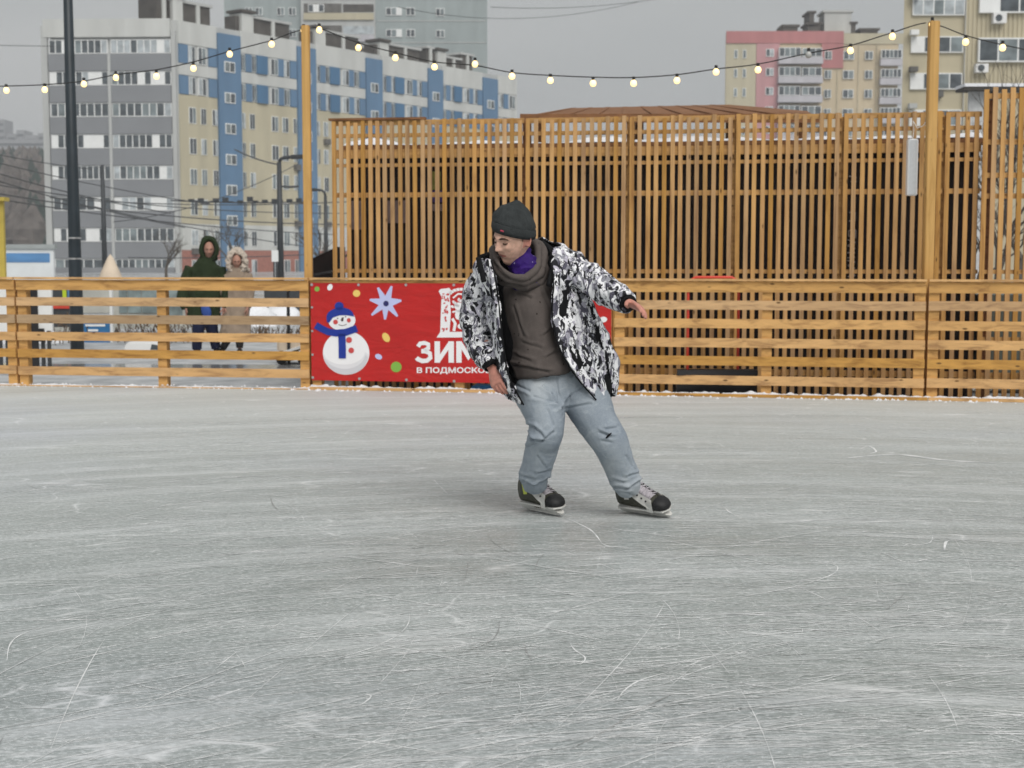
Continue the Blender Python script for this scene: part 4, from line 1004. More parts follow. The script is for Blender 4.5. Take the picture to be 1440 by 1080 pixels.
# ---- near tan block, two faces
def siding(e, Fc, x0, x1, y0, y1, q, m_, pitch_px=6.2):
    mb = MB(Fc.T); x = x0
    while x < x1 - 1:
        mb.box((Fc.u(x), q, Fc.z(x0, y1)), (Fc.u(x + pitch_px * .55), q + .05, Fc.z(x0, y0))); x += pitch_px
    mb.build('siding_rib', m_, e)
e, Fc = front_block('apartment_block', 'tan sided block with white framed windows at the right', 1262, 1362, -80, 115, Mw_tan, 12)
for k in range(7):
    y0 = 0 + (k - 1) * 51.5
    if k == 1: win(e, Fc, 1272, 1344, y0 - 1, y0 + 22, 5, [2, 2, 3, 2, 2], 'window', .0, .2)
    else: win(e, Fc, 1271, 1343, y0 + (0), y0 + 23, 4, [0, 1, 3, 1] if k % 2 else [0, 1, 1, 3], 'window', .0, .2)
    mb = MB(Fc.T); mb.box((Fc.u(1268), .2, Fc.z(1268, y0 - 1) - .0), (Fc.u(1279), .75, Fc.z(1268, y0 - 8))); mb.build('air_conditioner', [M_balc, Mw_edge, M_frame][k % 3], e)
mb = MB(Fc.T); mb.box((Fc.u(1308), .0, Fc.z(1308, 137)), (Fc.u(1316), .5, Fc.z(1308, 128))); mb.build('air_conditioner', M_balc, e)
mb = MB(Fc.T); mb.box((Fc.u(1345), .0, GZ), (Fc.u(1348), .35, 30)); mb.build('downpipe', M_frame, e)
e, Fc = front_block('apartment_block', 'nearest tan block with ribbed siding at the upper right corner', 1348.5, 1560, -120, 86, Mw_tan, 16)
siding(e, Fc, 1350, 1500, -100, 300, 0, Mw_tan)
for k, (y0, y1) in enumerate(((-84, -52), (-16, 19), (54, 88))):
    win(e, Fc, 1363, 1472, y0, y1, 4, [[0, 1, 3, 1], [0, 1, 1, 1], [1, 3, 1, 3]][k], 'window', .05, .25)
def ac(x0, x1, y0, y1):
    mb = MB(Fc.T); mb.box((Fc.u(x0), .06, Fc.z(x0, y1)), (Fc.u(x1), .5, Fc.z(x0, y0)), 0); cx, cz = (Fc.u(x0) * .6 + Fc.u(x1) * .4), (Fc.z(x0, y0) + Fc.z(x0, y1)) / 2
    mb.tube([(cx, .5, cz), (cx, .53, cz)], .2, 12, 1); mb.build('air_conditioner', [M_white, M_glass_d], e)
ac(1381, 1399, 20, 34); ac(1359, 1376, 91, 103)
# ---- canopy with snow ledge below it
e = empty('entrance_canopy', (at(1410, 130, 40).x, 40, GZ), 'snow topped flat canopy behind the tall slats at the right', 'canopy')
a = at(1356, 126, 40); c_ = at(1500, 122, 40)
mb = MB(); mb.box((a.x, 40, a.z), (c_.x, 40.8, c_.z)); mb.build('slab', Mw_dk, e)
mb = MB(); mb.box((a.x, 39.95, c_.z + .003), (c_.x, 40.8, c_.z + .09)); mb.build('snow_layer', M_snow, e)
mb = MB(); a1_ = at(1362, 162, 40.4); c1_ = at(1384, 128, 40.4); mb.box((a1_.x, 40.4, GZ), (c1_.x, 40.5, a.z - .01)); mb.build('panel', mat('pale_corrugated', (.55, .56, .56), .7, .1, 8), e)
for x_ in (1390, 1495): p = at(x_, 130, 40.6); mb = MB(); mb.box((p.x, 40.55, GZ), (p.x + .15, 40.7, a.z - .01)); mb.build('pillar', M_dark, e)

# ---- distant ridge, woods and far blocks on the left
mb = MB(); vs = []; fs = []; NXh, NYh = 60, 10
for i in range(NXh + 1):
    for j in range(NYh + 1):
        x = lerp(-420, 420, i / NXh); y = lerp(230, 620, j / NYh)
        h_ = 30 * (1 - math.exp(-max(0, y - 240) / 110)) * (1 / (1 + math.exp((x + 60) / 14))) + 3 * noise.noise(Vector((x * .02, y * .02, 0)))
        vs.append((x, y, -.4 + max(h_, 0)))
for i in range(NXh):
    for j in range(NYh): a = i * (NYh + 1) + j; fs.append((a, a + NYh + 1, a + NYh + 2, a + 1))
M_hill = mat('bare_wooded_slope', (.11, .10, .09), .95, .25, .12, .2)
mb.add(vs, fs); hill = mb.build('hill', M_hill, smooth=True); tag(hill, kind='structure')
mb = MB(); rw = random.Random(2)
for i in range(1500):
    px_ = rw.uniform(-120, 90); Y_ = rw.uniform(245, 560); x = (px_ - 720) / F * Y_
    z = -.4 + 30 * (1 - math.exp(-max(0, Y_ - 240) / 110)) * (1 / (1 + math.exp((x + 60) / 14))); hh = rw.uniform(5, 10); r = rw.uniform(1.2, 3)
    con = rw.random() < .25
    pts = []; k = 6
    lv = [(0, .0), (r, hh * .3), (r * (.6 if con else .95), hh * .65), (0.1, hh)]
    for rr_, zz_ in lv: pts += [(x + rr_ * math.cos(6.283 * a / k + i) * rw.uniform(.7, 1.2), Y_ + rr_ * math.sin(6.283 * a / k + i), z + zz_) for a in range(k)]
    mb.add(pts, [(q * k + a, q * k + (a + 1) % k, q * k + k + (a + 1) % k, q * k + k + a) for q in range(3) for a in range(k)], 1 if con else 0)
wd = mb.build('woods', [mat('bare_crowns', (.12, .105, .095), .95, .35, .4), mat('dark_conifers', (.03, .05, .04), .95, .3, .4)]); tag(wd, kind='stuff')
for k, (x0, x1, yt) in enumerate(((-60, 6, 168), (10, 22, 188), (24, 34, 183), (36, 52, 190), (54, 72, 187), (-20, 70, 196))):
    a = at(x0, 220, 700 - k * 5); c_ = at(x1, yt, 700 - k * 5)
    e = empty('far_block', ((a.x + c_.x) / 2, 700 - k * 5, GZ), ['tallest faint block on the far left skyline', 'faint narrow block right of the tallest far block', 'faint pointed block on the far left skyline', 'faint broad block in the middle of the far left skyline', 'faint block nearest the grey apartment end on the skyline', 'long low pale block along the top of the wooded hill'][k], 'far building', 'faint buildings on the hill skyline')
    mb = MB(); mb.box((a.x, 700 - k * 5, 0), (c_.x, 712 - k * 5, c_.z)); mb.build('wall', M_g('faint_wall_%d' % k, (.3, .31, .32)), e)
    mb = MB(); 
    for q in range(4): mb.box((a.x + .5, 699.9 - k * 5, c_.z - 3 - q * 3.2), (c_.x - .5, 699.98 - k * 5, c_.z - 1.8 - q * 3.2))
    mb.build('window_row', M_glass_d, e)

# ---- bare trees
def bare_tree(px, ybase, ytop, Y, label, seed, spread=.35, thick=.09, depth_=5):
    rt = random.Random(seed); b0 = at(px, ybase, Y); zt_ = at(px, ytop, Y).z; H_ = zt_ - GZ
    e = empty('bare_tree', (b0.x, Y, GZ), label, 'tree', 'leafless trees behind the fence')
    tr = MB(); cr = MB()
    def grow(p, d, L_, r, lv):
        q = p; pts = [p]
        for k in range(3):
            d = (d + Vector((rt.gauss(0, .12), rt.gauss(0, .12), rt.gauss(.03, .06)))).normalized(); q = q + d * L_ / 3; pts.append(q)
        (tr if lv == 0 else cr).tube(pts, [r, r * .9, r * .8, r * .65], 5 if lv < 2 else 3, caps=False)
        if lv >= depth_: return
        for k in range(3 if lv < 4 else 2):
            a = rt.uniform(0, 6.283); s_ = spread * rt.uniform(.7, 1.6)
            nd = (d + Vector((math.cos(a) * s_, math.sin(a) * s_, rt.uniform(-.05, .25)))).normalized()
            grow(pts[rt.choice((2, 3, 3))], nd, L_ * rt.uniform(.6, .82), r * .58, lv + 1)
    grow(Vector((b0.x, Y, GZ)), Vector((0, 0, 1)), H_ * .3, thick, 0)
    M_bk = bpy.data.materials.get('bare_bark') or mat('bare_bark', (.10, .085, .07), .95, .2, 6)
    tr.build('trunk', M_bk, e); cr.build('crown', M_bk, e)
bare_tree(1398, 420, 92, 30, 'leafless tree rising behind the tall slats at the right edge', 1, .45, .1, 6)
bare_tree(1432, 420, 105, 27, 'thin leafless tree cut by the right edge of the photo', 8, .5, .09, 6)
bare_tree(1362, 420, 190, 22, 'low leafless bush-like tree seen through the right slats', 3, .6, .06, 6)
bare_tree(455, 420, 285, 40, 'small bare tree between the left pole and the slat screen', 4, .5, .06, 5)
bare_tree(332, 420, 300, 70, 'distant bare tree in front of the red brick storeys', 6, .6, .1, 5)
bare_tree(235, 420, 320, 75, 'distant bare tree at the foot of the grey end wall', 7, .6, .1, 5)

# ---- damp winter air
mb = MB(); mb.box((-1500, -60, -1.6), (1500, 1100, 75)); 
m = bpy.data.materials.new('haze'); m.use_nodes = True; nn_ = m.node_tree.nodes; nn_.remove(nn_['Principled BSDF'])
pv = nn_.new('ShaderNodeVolumePrincipled'); pv.inputs['Density'].default_value = .0009; pv.inputs['Color'].default_value = (.93, .95, 1, 1); pv.inputs['Anisotropy'].default_value = 0
m.node_tree.links.new(pv.outputs[0], nn_['Material Output'].inputs['Volume'])
hz = mb.build('haze', m); tag(hz, kind='stuff')
# ================================================================ people
def sp(px, py, dy, Y0=7.3): return at(px, py, Y0 + dy)

def spline(keys, sub=5):
    """Catmull-Rom through tuples of floats"""
    K = [np.array(k, float) for k in keys]; out = []
    for i in range(len(K) - 1):
        p0, p1, p2, p3 = K[max(i - 1, 0)], K[i], K[i + 1], K[min(i + 2, len(K) - 1)]
        for s in range(sub):
            t_ = s / sub
            out.append(.5 * (2 * p1 + (p2 - p0) * t_ + (2 * p0 - 5 * p1 + 4 * p2 - p3) * t_ ** 2 + (3 * p1 - p0 - 3 * p2 + p3) * t_ ** 3))
    out.append(K[-1]); return out

def limb(mb, keys, n=20, sub=5, ref=(0, -1, 0), mi=0, cap=True, wr=None):
    """keys: (x, y, z, r_side, r_front); closed tapering tube, ref = front direction"""
    P = spline(keys, sub); rings = []
    for i, p in enumerate(P):
        a = Vector(P[max(i - 1, 0)][:3]); b_ = Vector(P[min(i + 1, len(P) - 1)][:3]); t_ = (b_ - a).normalized()
        f = Vector(ref); f = (f - t_ * f.dot(t_)).normalized(); s_ = t_.cross(f)
        c_ = Vector(p[:3]); rs_, rf_ = abs(p[3]), abs(p[4])
        ring = []
        for k in range(n):
            th = 2 * math.pi * k / n; w_ = 1
            if wr: w_ = 1 + wr(i / (len(P) - 1), th)
            ring.append(c_ + s_ * math.cos(th) * rs_ * w_ + f * math.sin(th) * rf_ * w_)
        rings.append(ring)
    N = len(rings); vs = [v_ for r_ in rings for v_ in r_]
    fs = [(i * n + k, i * n + (k + 1) % n, (i + 1) * n + (k + 1) % n, (i + 1) * n + k) for i in range(N - 1) for k in range(n)]
    if cap: fs.append(tuple(range(n))[::-1]); fs.append(tuple((N - 1) * n + k for k in range(n)))
    mb.add(vs, fs, mi)

def K(px, py, dy, rs_, rf_=None, Y0=7.3):
    p = sp(px, py, dy, Y0); return (p.x, p.y, p.z, rs_, rf_ if rf_ is not None else rs_)

def fuse(mb, name, voxel, smooth_it=2, extra=None):
    """join overlapping closed pieces into one continuous surface"""
    me = mb.mesh(name + '_src'); bm = bmesh.new(); bm.from_mesh(me)
    bmesh.ops.recalc_face_normals(bm, faces=bm.faces); bm.to_mesh(me); bm.free()
    o = bpy.data.objects.new(name + '_src', me); COL.objects.link(o)
    if extra: extra(o)
    md = o.modifiers.new('r', 'REMESH'); md.mode = 'VOXEL'; md.voxel_size = voxel; md.adaptivity = 0
    if smooth_it:
        sm_ = o.modifiers.new('s', 'SMOOTH'); sm_.factor = .5; sm_.iterations = smooth_it
    dg = bpy.context.evaluated_depsgraph_get(); dg.update()
    out = bpy.data.meshes.new_from_object(o.evaluated_get(dg)); bpy.data.objects.remove(o)
    out.name = name; return out

def displace(me, fn):
    nv = len(me.vertices); co_ = np.empty(nv * 3); me.vertices.foreach_get('co', co_); co_ = co_.reshape(-1, 3)
    no = np.empty(nv * 3); me.vertices.foreach_get('normal', no); no = no.reshape(-1, 3)
    d = fn(co_, no); me.vertices.foreach_set('co', (co_ + no * d[:, None]).ravel()); me.update()

def nz_arr(co_, sc_, off=0):
    return np.array([noise.noise(Vector((p[0] * sc_[0] + off, p[1] * sc_[1] + off, p[2] * sc_[2] + off))) for p in co_])

def cloth_noise(amp=.006, sc_=(9, 9, 5), amp2=.0025, off=0):
    def fn(co_, no):
        a = nz_arr(co_, sc_, off); b_ = nz_arr(co_, tuple(s * 3.1 for s in sc_), off + 7)
        return amp * (1 - np.abs(a) * 3.0) * .7 + amp2 * b_
    return fn

def assign(me, fn):
    nf = len(me.polygons); c_ = np.empty(nf * 3); me.polygons.foreach_get('center', c_); c_ = c_.reshape(-1, 3)
    no = np.empty(nf * 3); me.polygons.foreach_get('normal', no); no = no.reshape(-1, 3)
    me.polygons.foreach_set('material_index', fn(c_, no).astype(int))

# ---------------------------------------------------------------- cloth and skin materials
def cloth(name, col, var=.15, scale=8, weave=400, b_=.25, rough=.9, c2=None, flec=None):
    m, t, n, l, bb = nt(name)
    v = mapping(n, l); f = noise_n(n, l, v, scale, 5, .6)
    lo = tuple(x * (1 - var) for x in col); hi = c2 or tuple(x * (1 + var) for x in col)
    c = ramp(n, l, f, [(.3, lo), (.7, hi)])
    g = noise_n(n, l, v, weave, 2, .6)
    c = mixc(n, l, .35, c, mixc(n, l, g, tuple(x * .45 for x in col), tuple(min(1, x * 1.7) for x in col)))
    if flec:
        fl_ = ramp(n, l, noise_n(n, l, v, flec[0], 2), [(flec[2], 0), (flec[2] + .03, 1)]); c = mixc(n, l, fl_, c, flec[1])
    l.new(c, bb.inputs['Base Color']); bb.inputs['Roughness'].default_value = rough; bb.inputs['Specular IOR Level'].default_value = .2
    bump(n, l, bb, g, b_, .003); return m
M_skin = mat('skin', (.66, .40, .30), .5, .2, 34, .12); M_skin.node_tree.nodes['Principled BSDF'].inputs['Subsurface Weight'].default_value = .08
M_skin.node_tree.nodes['Principled BSDF'].inputs['Subsurface Radius'].default_value = (.012, .005, .003)
M_hand = mat('cold_red_skin', (.56, .25, .19), .5, .15, 30, .05)
M_lip = mat('lips', (.38, .13, .11), .45, .1); M_brow = mat('brown_hair', (.075, .04, .025), .8, .2, 60)
M_eye = mat('eye_white', (.6, .58, .56), .3, .02); M_iris = mat('dark_iris', (.03, .02, .015), .2, .05)
M_hood = cloth('brown_grey_fleece', (.100, .084, .077), .2, 20, 330, .3, flec=(28, (.03, .022, .02), .70))
M_lining = mat('black_lining', (.006, .006, .007), .75, .1, 20, .1, spec=.15)
M_bean = cloth('charcoal_knit', (.034, .038, .039), .35, 25, 170, .9)
M_gait = cloth('purple_gaiter', (.030, .008, .13), .5, 14, 200, .2, .7, flec=(55, (.5, .45, .6), .70))

# denim
m, t, n, l, bb = nt('light_blue_denim')
v = mapping(n, l); f = noise_n(n, l, mapping(n, l, (1, 1, .6)), 4.5, 5, .6); g = noise_n(n, l, mapping(n, l, (1, 1, .4)), 420, 2)
c = ramp(n, l, f, [(.3, (.15, .18, .225)), (.5, (.30, .335, .37)), (.70, (.52, .545, .55))])
c = mixc(n, l, .4, c, mixc(n, l, g, (.10, .15, .21), (.52, .57, .62)))
wr_ = noise_n(n, l, mapping(n, l, (1, 1, 2.4)), 11, 4, .6, 1.2)
c = mixc(n, l, mth(n, l, 'MULTIPLY', ramp(n, l, wr_, [(.56, 0), (.72, 1)]), .35), c, (.5, .55, .58))
l.new(c, bb.inputs['Base Color']); bb.inputs['Roughness'].default_value = .9; bb.inputs['Specular IOR Level'].default_value = .15
bump(n, l, bb, mth(n, l, 'ADD', mth(n, l, 'MULTIPLY', g, .3), wr_), .35, .006); M_denim = m

# black, white and grey shard camouflage
m, t, n, l, bb = nt('shard_camouflage')
tc = n.new('ShaderNodeTexCoord'); O = tc.outputs['Object']
nzv = n.new('ShaderNodeTexNoise'); nzv.inputs['Scale'].default_value = 13; nzv.inputs['Detail'].default_value = 3; l.new(O, nzv.inputs['Vector'])
sb_ = n.new('ShaderNodeVectorMath'); sb_.operation = 'SUBTRACT'; sb_.inputs[1].default_value = (.5, .5, .5); l.new(nzv.outputs['Color'], sb_.inputs[0])
s2 = n.new('ShaderNodeVectorMath'); s2.operation = 'SCALE'; s2.inputs['Scale'].default_value = .075; l.new(sb_.outputs[0], s2.inputs[0])
ad = n.new('ShaderNodeVectorMath'); l.new(O, ad.inputs[0]); l.new(s2.outputs[0], ad.inputs[1])
def voro(scale, scl, rot, loc, feat='F1'):
    vo = n.new('ShaderNodeTexVoronoi'); vo.feature = feat
    if feat == 'F1': vo.distance = 'MANHATTAN'
    vo.inputs['Scale'].default_value = scale
    l.new(mapping(n, l, scl, rot, loc, ad.outputs[0]), vo.inputs['Vector']); return vo
va_ = voro(42, (1.2, 1, .5), (.3, .6, .5), (0, 0, 0)); vb_ = voro(80, (1.3, 1, .55), (.9, -.7, .2), (3, 1, 2)); vc_ = voro(19, (1, 1, 1), (0, 0, .7), (5, 5, 5))
sepa = n.new('ShaderNodeSeparateColor'); l.new(va_.outputs['Color'], sepa.inputs[0])
sepb = n.new('ShaderNodeSeparateColor'); l.new(vb_.outputs['Color'], sepb.inputs[0])
sepc = n.new('ShaderNodeSeparateColor'); l.new(vc_.outputs['Color'], sepc.inputs[0])
c1 = ramp(n, l, sepa.outputs[0], [(0, (.010, .010, .014)), (.22, (.10, .095, .13)), (.33, (.30, .30, .34)), (.47, (.88, .88, .90)), (.84, (.52, .50, .58))], 'CONSTANT')
c2_ = ramp(n, l, sepb.outputs[0], [(0, (.010, .010, .013)), (.34, (.88, .88, .90)), (.78, (.26, .26, .30))], 'CONSTANT')
pick = ramp(n, l, sepc.outputs[1], [(0, 0), (.5, 1)], 'CONSTANT')
c = mixc(n, l, mth(n, l, 'MULTIPLY', pick, ramp(n, l, sepb.outputs[1], [(0, 0), (.45, 1)], 'CONSTANT')), c1, c2_)
ed = voro(46, (1, 1, .7), (.3, .2, .5), (0, 0, 0), 'DISTANCE_TO_EDGE')
edm = mth(n, l, 'MULTIPLY', ramp(n, l, ed.outputs['Distance'], [(.02, .9), (.05, 0)]), ramp(n, l, sepc.outputs[0], [(.6, 0), (.7, 1)]))
c = mixc(n, l, edm, c, (.012, .012, .015))
soft = noise_n(n, l, O, 30, 4)
c = mixc(n, l, .22, c, mixc(n, l, 1, c, ramp(n, l, soft, [(.3, .25), (.65, 1)]), 'MULTIPLY'))
l.new(c, bb.inputs['Base Color']); bb.inputs['Roughness'].default_value = .7; bb.inputs['Specular IOR Level'].default_value = .3
bump(n, l, bb, noise_n(n, l, O, 24, 4, .6, 1), .35, .01); M_camo = m

# ---------------------------------------------------------------- hand
def hand(mb, wrist, d, palmn, side, L=.19, curl=(.35, .4, .45, .5), spread=.06, thumb_out=.7, thumb_curl=.3, w=1.0):
    """d: wrist to knuckles, palmn: normal of the palm side, side: +1 if the thumb lies along d x palmn"""
    d = Vector(d).normalized(); pn = Vector(palmn); pn = (pn - d * pn.dot(d)).normalized(); x = d.cross(pn) * side
    W = Vector(wrist); pl = L * .52
    def k(p, r1, r2): return (p.x, p.y, p.z, r1 * w, r2 * w)
    limb(mb, [k(W - d * .03, .027, .021), k(W + d * .005, .029, .020), k(W + d * pl * .5, .038, .017), k(W + d * pl * .9, .041, .015), k(W + d * (pl + .006), .036, .011)], 16, 4, ref=-pn)
    for i, (off, fl, r) in enumerate(((.030, .072, .0088), (.010, .080, .0092), (-.011, .074, .0088), (-.030, .058, .0078))):
        b0 = W + d * (pl * .93) + x * off * w; fd = (d + x * (off * spread * 12)).normalized(); c_ = curl[i]; pts = [k(b0 - fd * .018, r, r)]; q = b0
        for seg, fr in enumerate((.45, .31, .24)):
            cd = (fd * math.cos(c_) + pn * math.sin(c_)).normalized(); pts.append(k(q, r * (1.08 - seg * .08), r * (1.05 - seg * .08))); q = q + cd * fl * fr * L / .19; c_ += curl[i] * .9
        pts.append(k(q, r * .78, r * .75)); pts.append(k(q + cd * .004, r * .45, r * .42)); limb(mb, pts, 10, 3, ref=-pn)
    b0 = W + d * .022 + x * .026 * w; td = (d * (1 - thumb_out * .45) + x * thumb_out + pn * .35).normalized(); q = b0; pts = [k(b0 - td * .012, .013, .013)]
    for seg, ln in enumerate((.040, .030, .024)):
        pts.append(k(q, .0125 - seg * .001, .012 - seg * .001)); q = q + td * ln * L / .19; td = (td + d * thumb_curl * .5 + pn * thumb_curl * .3 - x * thumb_curl * .3).normalized()
    pts.append(k(q, .0085, .008)); pts.append(k(q + td * .004, .005, .005)); limb(mb, pts, 10, 3, ref=-pn)

# ---------------------------------------------------------------- head
def head_mesh(mb, Mx, sc_=1.0, ears=True):
    nu, nv = 72, 64; vs = []
    def g(x, z, cx, cz, sx_, sz_): return math.exp(-((x - cx) / sx_) ** 2 - ((z - cz) / sz_) ** 2)
    for j in range(nv + 1):
        th = math.pi * j / nv
        for i in range(nu):
            ph = 2 * math.pi * i / nu
            x = math.sin(th) * math.cos(ph); y = math.sin(th) * math.sin(ph); z = math.cos(th)
            X, Yy, Z = x * .076, y * .098, z * .118
            if Z < -.03: Z = -.03 + (Z + .03) * 1.10
            if Z < 0:       # jaw
                k_ = -Z / .118; X *= 1 - .30 * k_ ** 1.6; Yy = Yy * (1 - .12 * k_) if Yy < 0 else Yy * (1 - .42 * k_ ** 1.2)
                if Yy < 0: Yy -= .014 * math.exp(-((Z + .108) / .020) ** 2) * math.exp(-(X / .03) ** 2)
            if Yy < 0:
                fr = min(1, -y * 1.6); dY = 0
                dY -= .008 * g(X, Z, 0, .022, .055, .011)                       # brow ridge
                dY += .014 * (g(X, Z, .031, .002, .017, .012) + g(X, Z, -.031, .002, .017, .012))   # sockets
                dY -= .004 * (g(X, Z, .031, -.002, .012, .008) + g(X, Z, -.031, -.002, .012, .008))   # lids
                dY -= .005 * (g(X, Z, .042, -.028, .018, .014) + g(X, Z, -.042, -.028, .018, .014))  # cheekbones
                t_ = (Z - .014) / -.052                                           # nose bridge to tip
                if -.25 < t_ < 1.25:
                    hN = .007 + .026 * min(max(t_, 0), 1) ** 1.25
                    if t_ > 1: hN *= max(0, 1 - (t_ - 1) / .16)
                    if t_ < 0: hN *= max(0, 1 + t_ / .25)
                    wN = .0085 + .006 * max(0, t_) ** 2
                    dY -= hN * math.exp(-(X / wN) ** 2)
                dY -= .005 * (g(X, Z, .013, -.034, .006, .007) + g(X, Z, -.013, -.034, .006, .007))
                dY -= .006 * g(X, Z, 0, -.064, .022, .013); dY += .0045 * g(X, Z, 0, -.0635, .022, .0022); dY += .004 * g(X, Z, 0, -.080, .02, .006)
                dY += .003 * (g(X, Z, .045, -.06, .012, .03) + g(X, Z, -.045, -.06, .012, .03))
                Yy += dY * fr
            vs.append(Mx @ (Vector((X, Yy, Z)) * sc_))
    fs = [(j * nu + i, j * nu + (i + 1) % nu, (j + 1) * nu + (i + 1) % nu, (j + 1) * nu + i) for j in range(nv) for i in range(nu)]
    mb.add(vs, fs)
    if ears:
        for sg in (-1, 1):
            pts = []
            for k_ in range(9):
                a = R(-70 + k_ * 40 * .92); pts.append(Mx @ (Vector((sg * (.078 + .006 * math.sin(k_ * .6)), .016 + .014 * math.cos(a), -.006 + .028 * math.sin(a))) * sc_))
            mb.tube(pts, .0055 * sc_, 8)
            mb.prism([Mx @ (Vector((sg * .068, .016 + .013 * math.cos(6.283 * a / 8), -.006 + .026 * math.sin(6.283 * a / 8))) * sc_) for a in range(8)], (Mx.to_3x3() @ Vector((sg * .010, 0, 0))) * sc_)

# ================================================================ the skater
CR = [((740, 603), (748, 616), .013), ((748, 616), (762, 619), .014), ((762, 619), (778, 606), .010), ((741, 596), (752, 600), .008), ((752, 600), (764, 612), .008), ((737, 628), (752, 622), .006), ((734, 676), (752, 681), .010), ((752, 681), (772, 672), .010), ((735, 668), (748, 671), .006), ((757, 664), (772, 661), .005),
      ((790, 574), (776, 552), .012), ((776, 552), (764, 540), .008), ((790, 574), (800, 556), .010), ((800, 556), (822, 540), .007), ((786, 566), (750, 556), .006), ((744, 548), (726, 540), .007), ((795, 572), (830, 566), .006), ((782, 530), (786, 566), .006),
      ((843, 606), (858, 612), .009), ((852, 602), (864, 600), .007), ((846, 618), (858, 620), .006), ((864, 683), (882, 686), .011), ((882, 686), (899, 676), .011), ((868, 690), (884, 693), .007), ((862, 674), (876, 677), .006), ((884, 668), (898, 664), .006), ((800, 590), (812, 606), .005), ((770, 575), (778, 596), .005), ((756, 640), (764, 652), .004), ((880, 640), (888, 654), .004)]
def crease(co_, no, CR=CR):
    sx_ = 720 + co_[:, 0] / co_[:, 1] * F * 1.0; sy_ = 362 + (CAM_H - co_[:, 2]) / co_[:, 1] * F; d = np.zeros(len(co_))
    wob_ = nz_arr(co_, (25, 25, 25)) * 2.0
    for (x0, y0), (x1, y1), amp in CR:
        vx, vy = x1 - x0, y1 - y0; L2_ = vx * vx + vy * vy; t_ = np.clip(((sx_ - x0) * vx + (sy_ - y0) * vy) / L2_, 0, 1)
        dd = ((sx_ - x0 - t_ * vx) * -vy + (sy_ - y0 - t_ * vy) * vx) / math.sqrt(L2_) + wob_; de = np.hypot(sx_ - x0 - t_ * vx, sy_ - y0 - t_ * vy)
        tap = np.exp(-(np.maximum(de - np.abs(dd), 0) / 3) ** 2)
        d += amp * tap * (-np.exp(-(de / 1.6) ** 2) + .75 * np.exp(-((dd + 3.6) / 2.6) ** 2) * (de < 12))
    return np.where(no[:, 1] < .1, d, 0)
CRH = [((722, 512), (770, 521), .010), ((725, 498), (745, 506), .006), ((770, 500), (792, 488), .007), ((765, 470), (786, 452), .006), ((722, 430), (735, 470), .006), ((728, 410), (745, 418), .007), ((760, 405), (772, 430), .006), ((735, 480), (760, 488), .005)]
CRJ = [((812, 382), (822, 406), .012), ((833, 390), (842, 414), .012), ((848, 399), (856, 422), .010), ((798, 370), (812, 398), .010), ((652, 440), (680, 447), .010), ((655, 462), (684, 457), .011), ((661, 482), (688, 476), .010), ((657, 417), (680, 424), .009), ((670, 497), (694, 494), .008),
       ((800, 420), (815, 470), .010), ((820, 478), (850, 498), .009), ((828, 430), (845, 490), .010), ((788, 402), (806, 440), .009), ((850, 500), (858, 548), .010), ((812, 500), (842, 545), .010), ((700, 520), (716, 556), .009), ((690, 400), (694, 430), .008), ((812, 405), (830, 420), .010), ((790, 450), (806, 500), .008)]
foot0 = at(800, 727, 7.3)
sk = empty('person', (foot0.x, 7.3, 0), 'man skating in a black and white camouflage jacket, jeans and grey beanie', 'person')

Rh = Matrix.Rotation(R(11), 4, 'Y') @ Matrix.Rotation(R(-43), 4, 'Z') @ Matrix.Rotation(R(19), 4, 'X') @ Matrix.Scale(1.07, 4)
HC = sp(703, 341.5, -.16) - (Rh @ Vector((0, -.088, -.002)))
Mh = Matrix.Translation(HC) @ Rh
mb = MB(); head_mesh(mb, Mh)
def hp(x, y, z): return Mh @ Vector((x, y, z))
nk = hp(0, .03, -.07)
limb(mb, [(nk.x, nk.y, nk.z, .055, .06), (*sp(736, 372, -.04), .06, .062), (*sp(742, 396, 0), .08, .075)], 20)
# torso
limb(mb, [K(742, 385, .02, .06, .05), K(741, 398, .03, .125, .07), K(744, 425, .04, .125, .08), K(750, 470, .03, .12, .085), K(760, 510, .03, .13, .09), K(768, 540, .03, .165, .12), K(776, 560, .03, .15, .11)], 28)
# arms
aL = [K(788, 378, .0, .062), K(815, 390, -.05, .052), K(838, 402, -.12, .046), K(858, 414, -.22, .042), K(884, 425, -.34, .030)]
aR = [K(684, 388, .02, .060), K(674, 415, .06, .052), K(668, 452, .08, .046), K(680, 485, .0, .040), K(693, 515, -.10, .028)]
limb(mb, aL, 16); limb(mb, aR, 16)
# legs inside the jeans
limb(mb, [K(755, 545, .02, .09), K(764, 575, -.06, .085), K(770, 604, -.12, .062), K(758, 650, -.03, .055), K(756, 682, .06, .030), K(757, 688, .09, .026)], 16)
limb(mb, [K(800, 545, .02, .09), K(832, 590, -.04, .078), K(856, 620, -.07, .06), K(874, 660, -.02, .052), K(883, 680, .03, .032), K(885, 687, .05, .026)], 16)
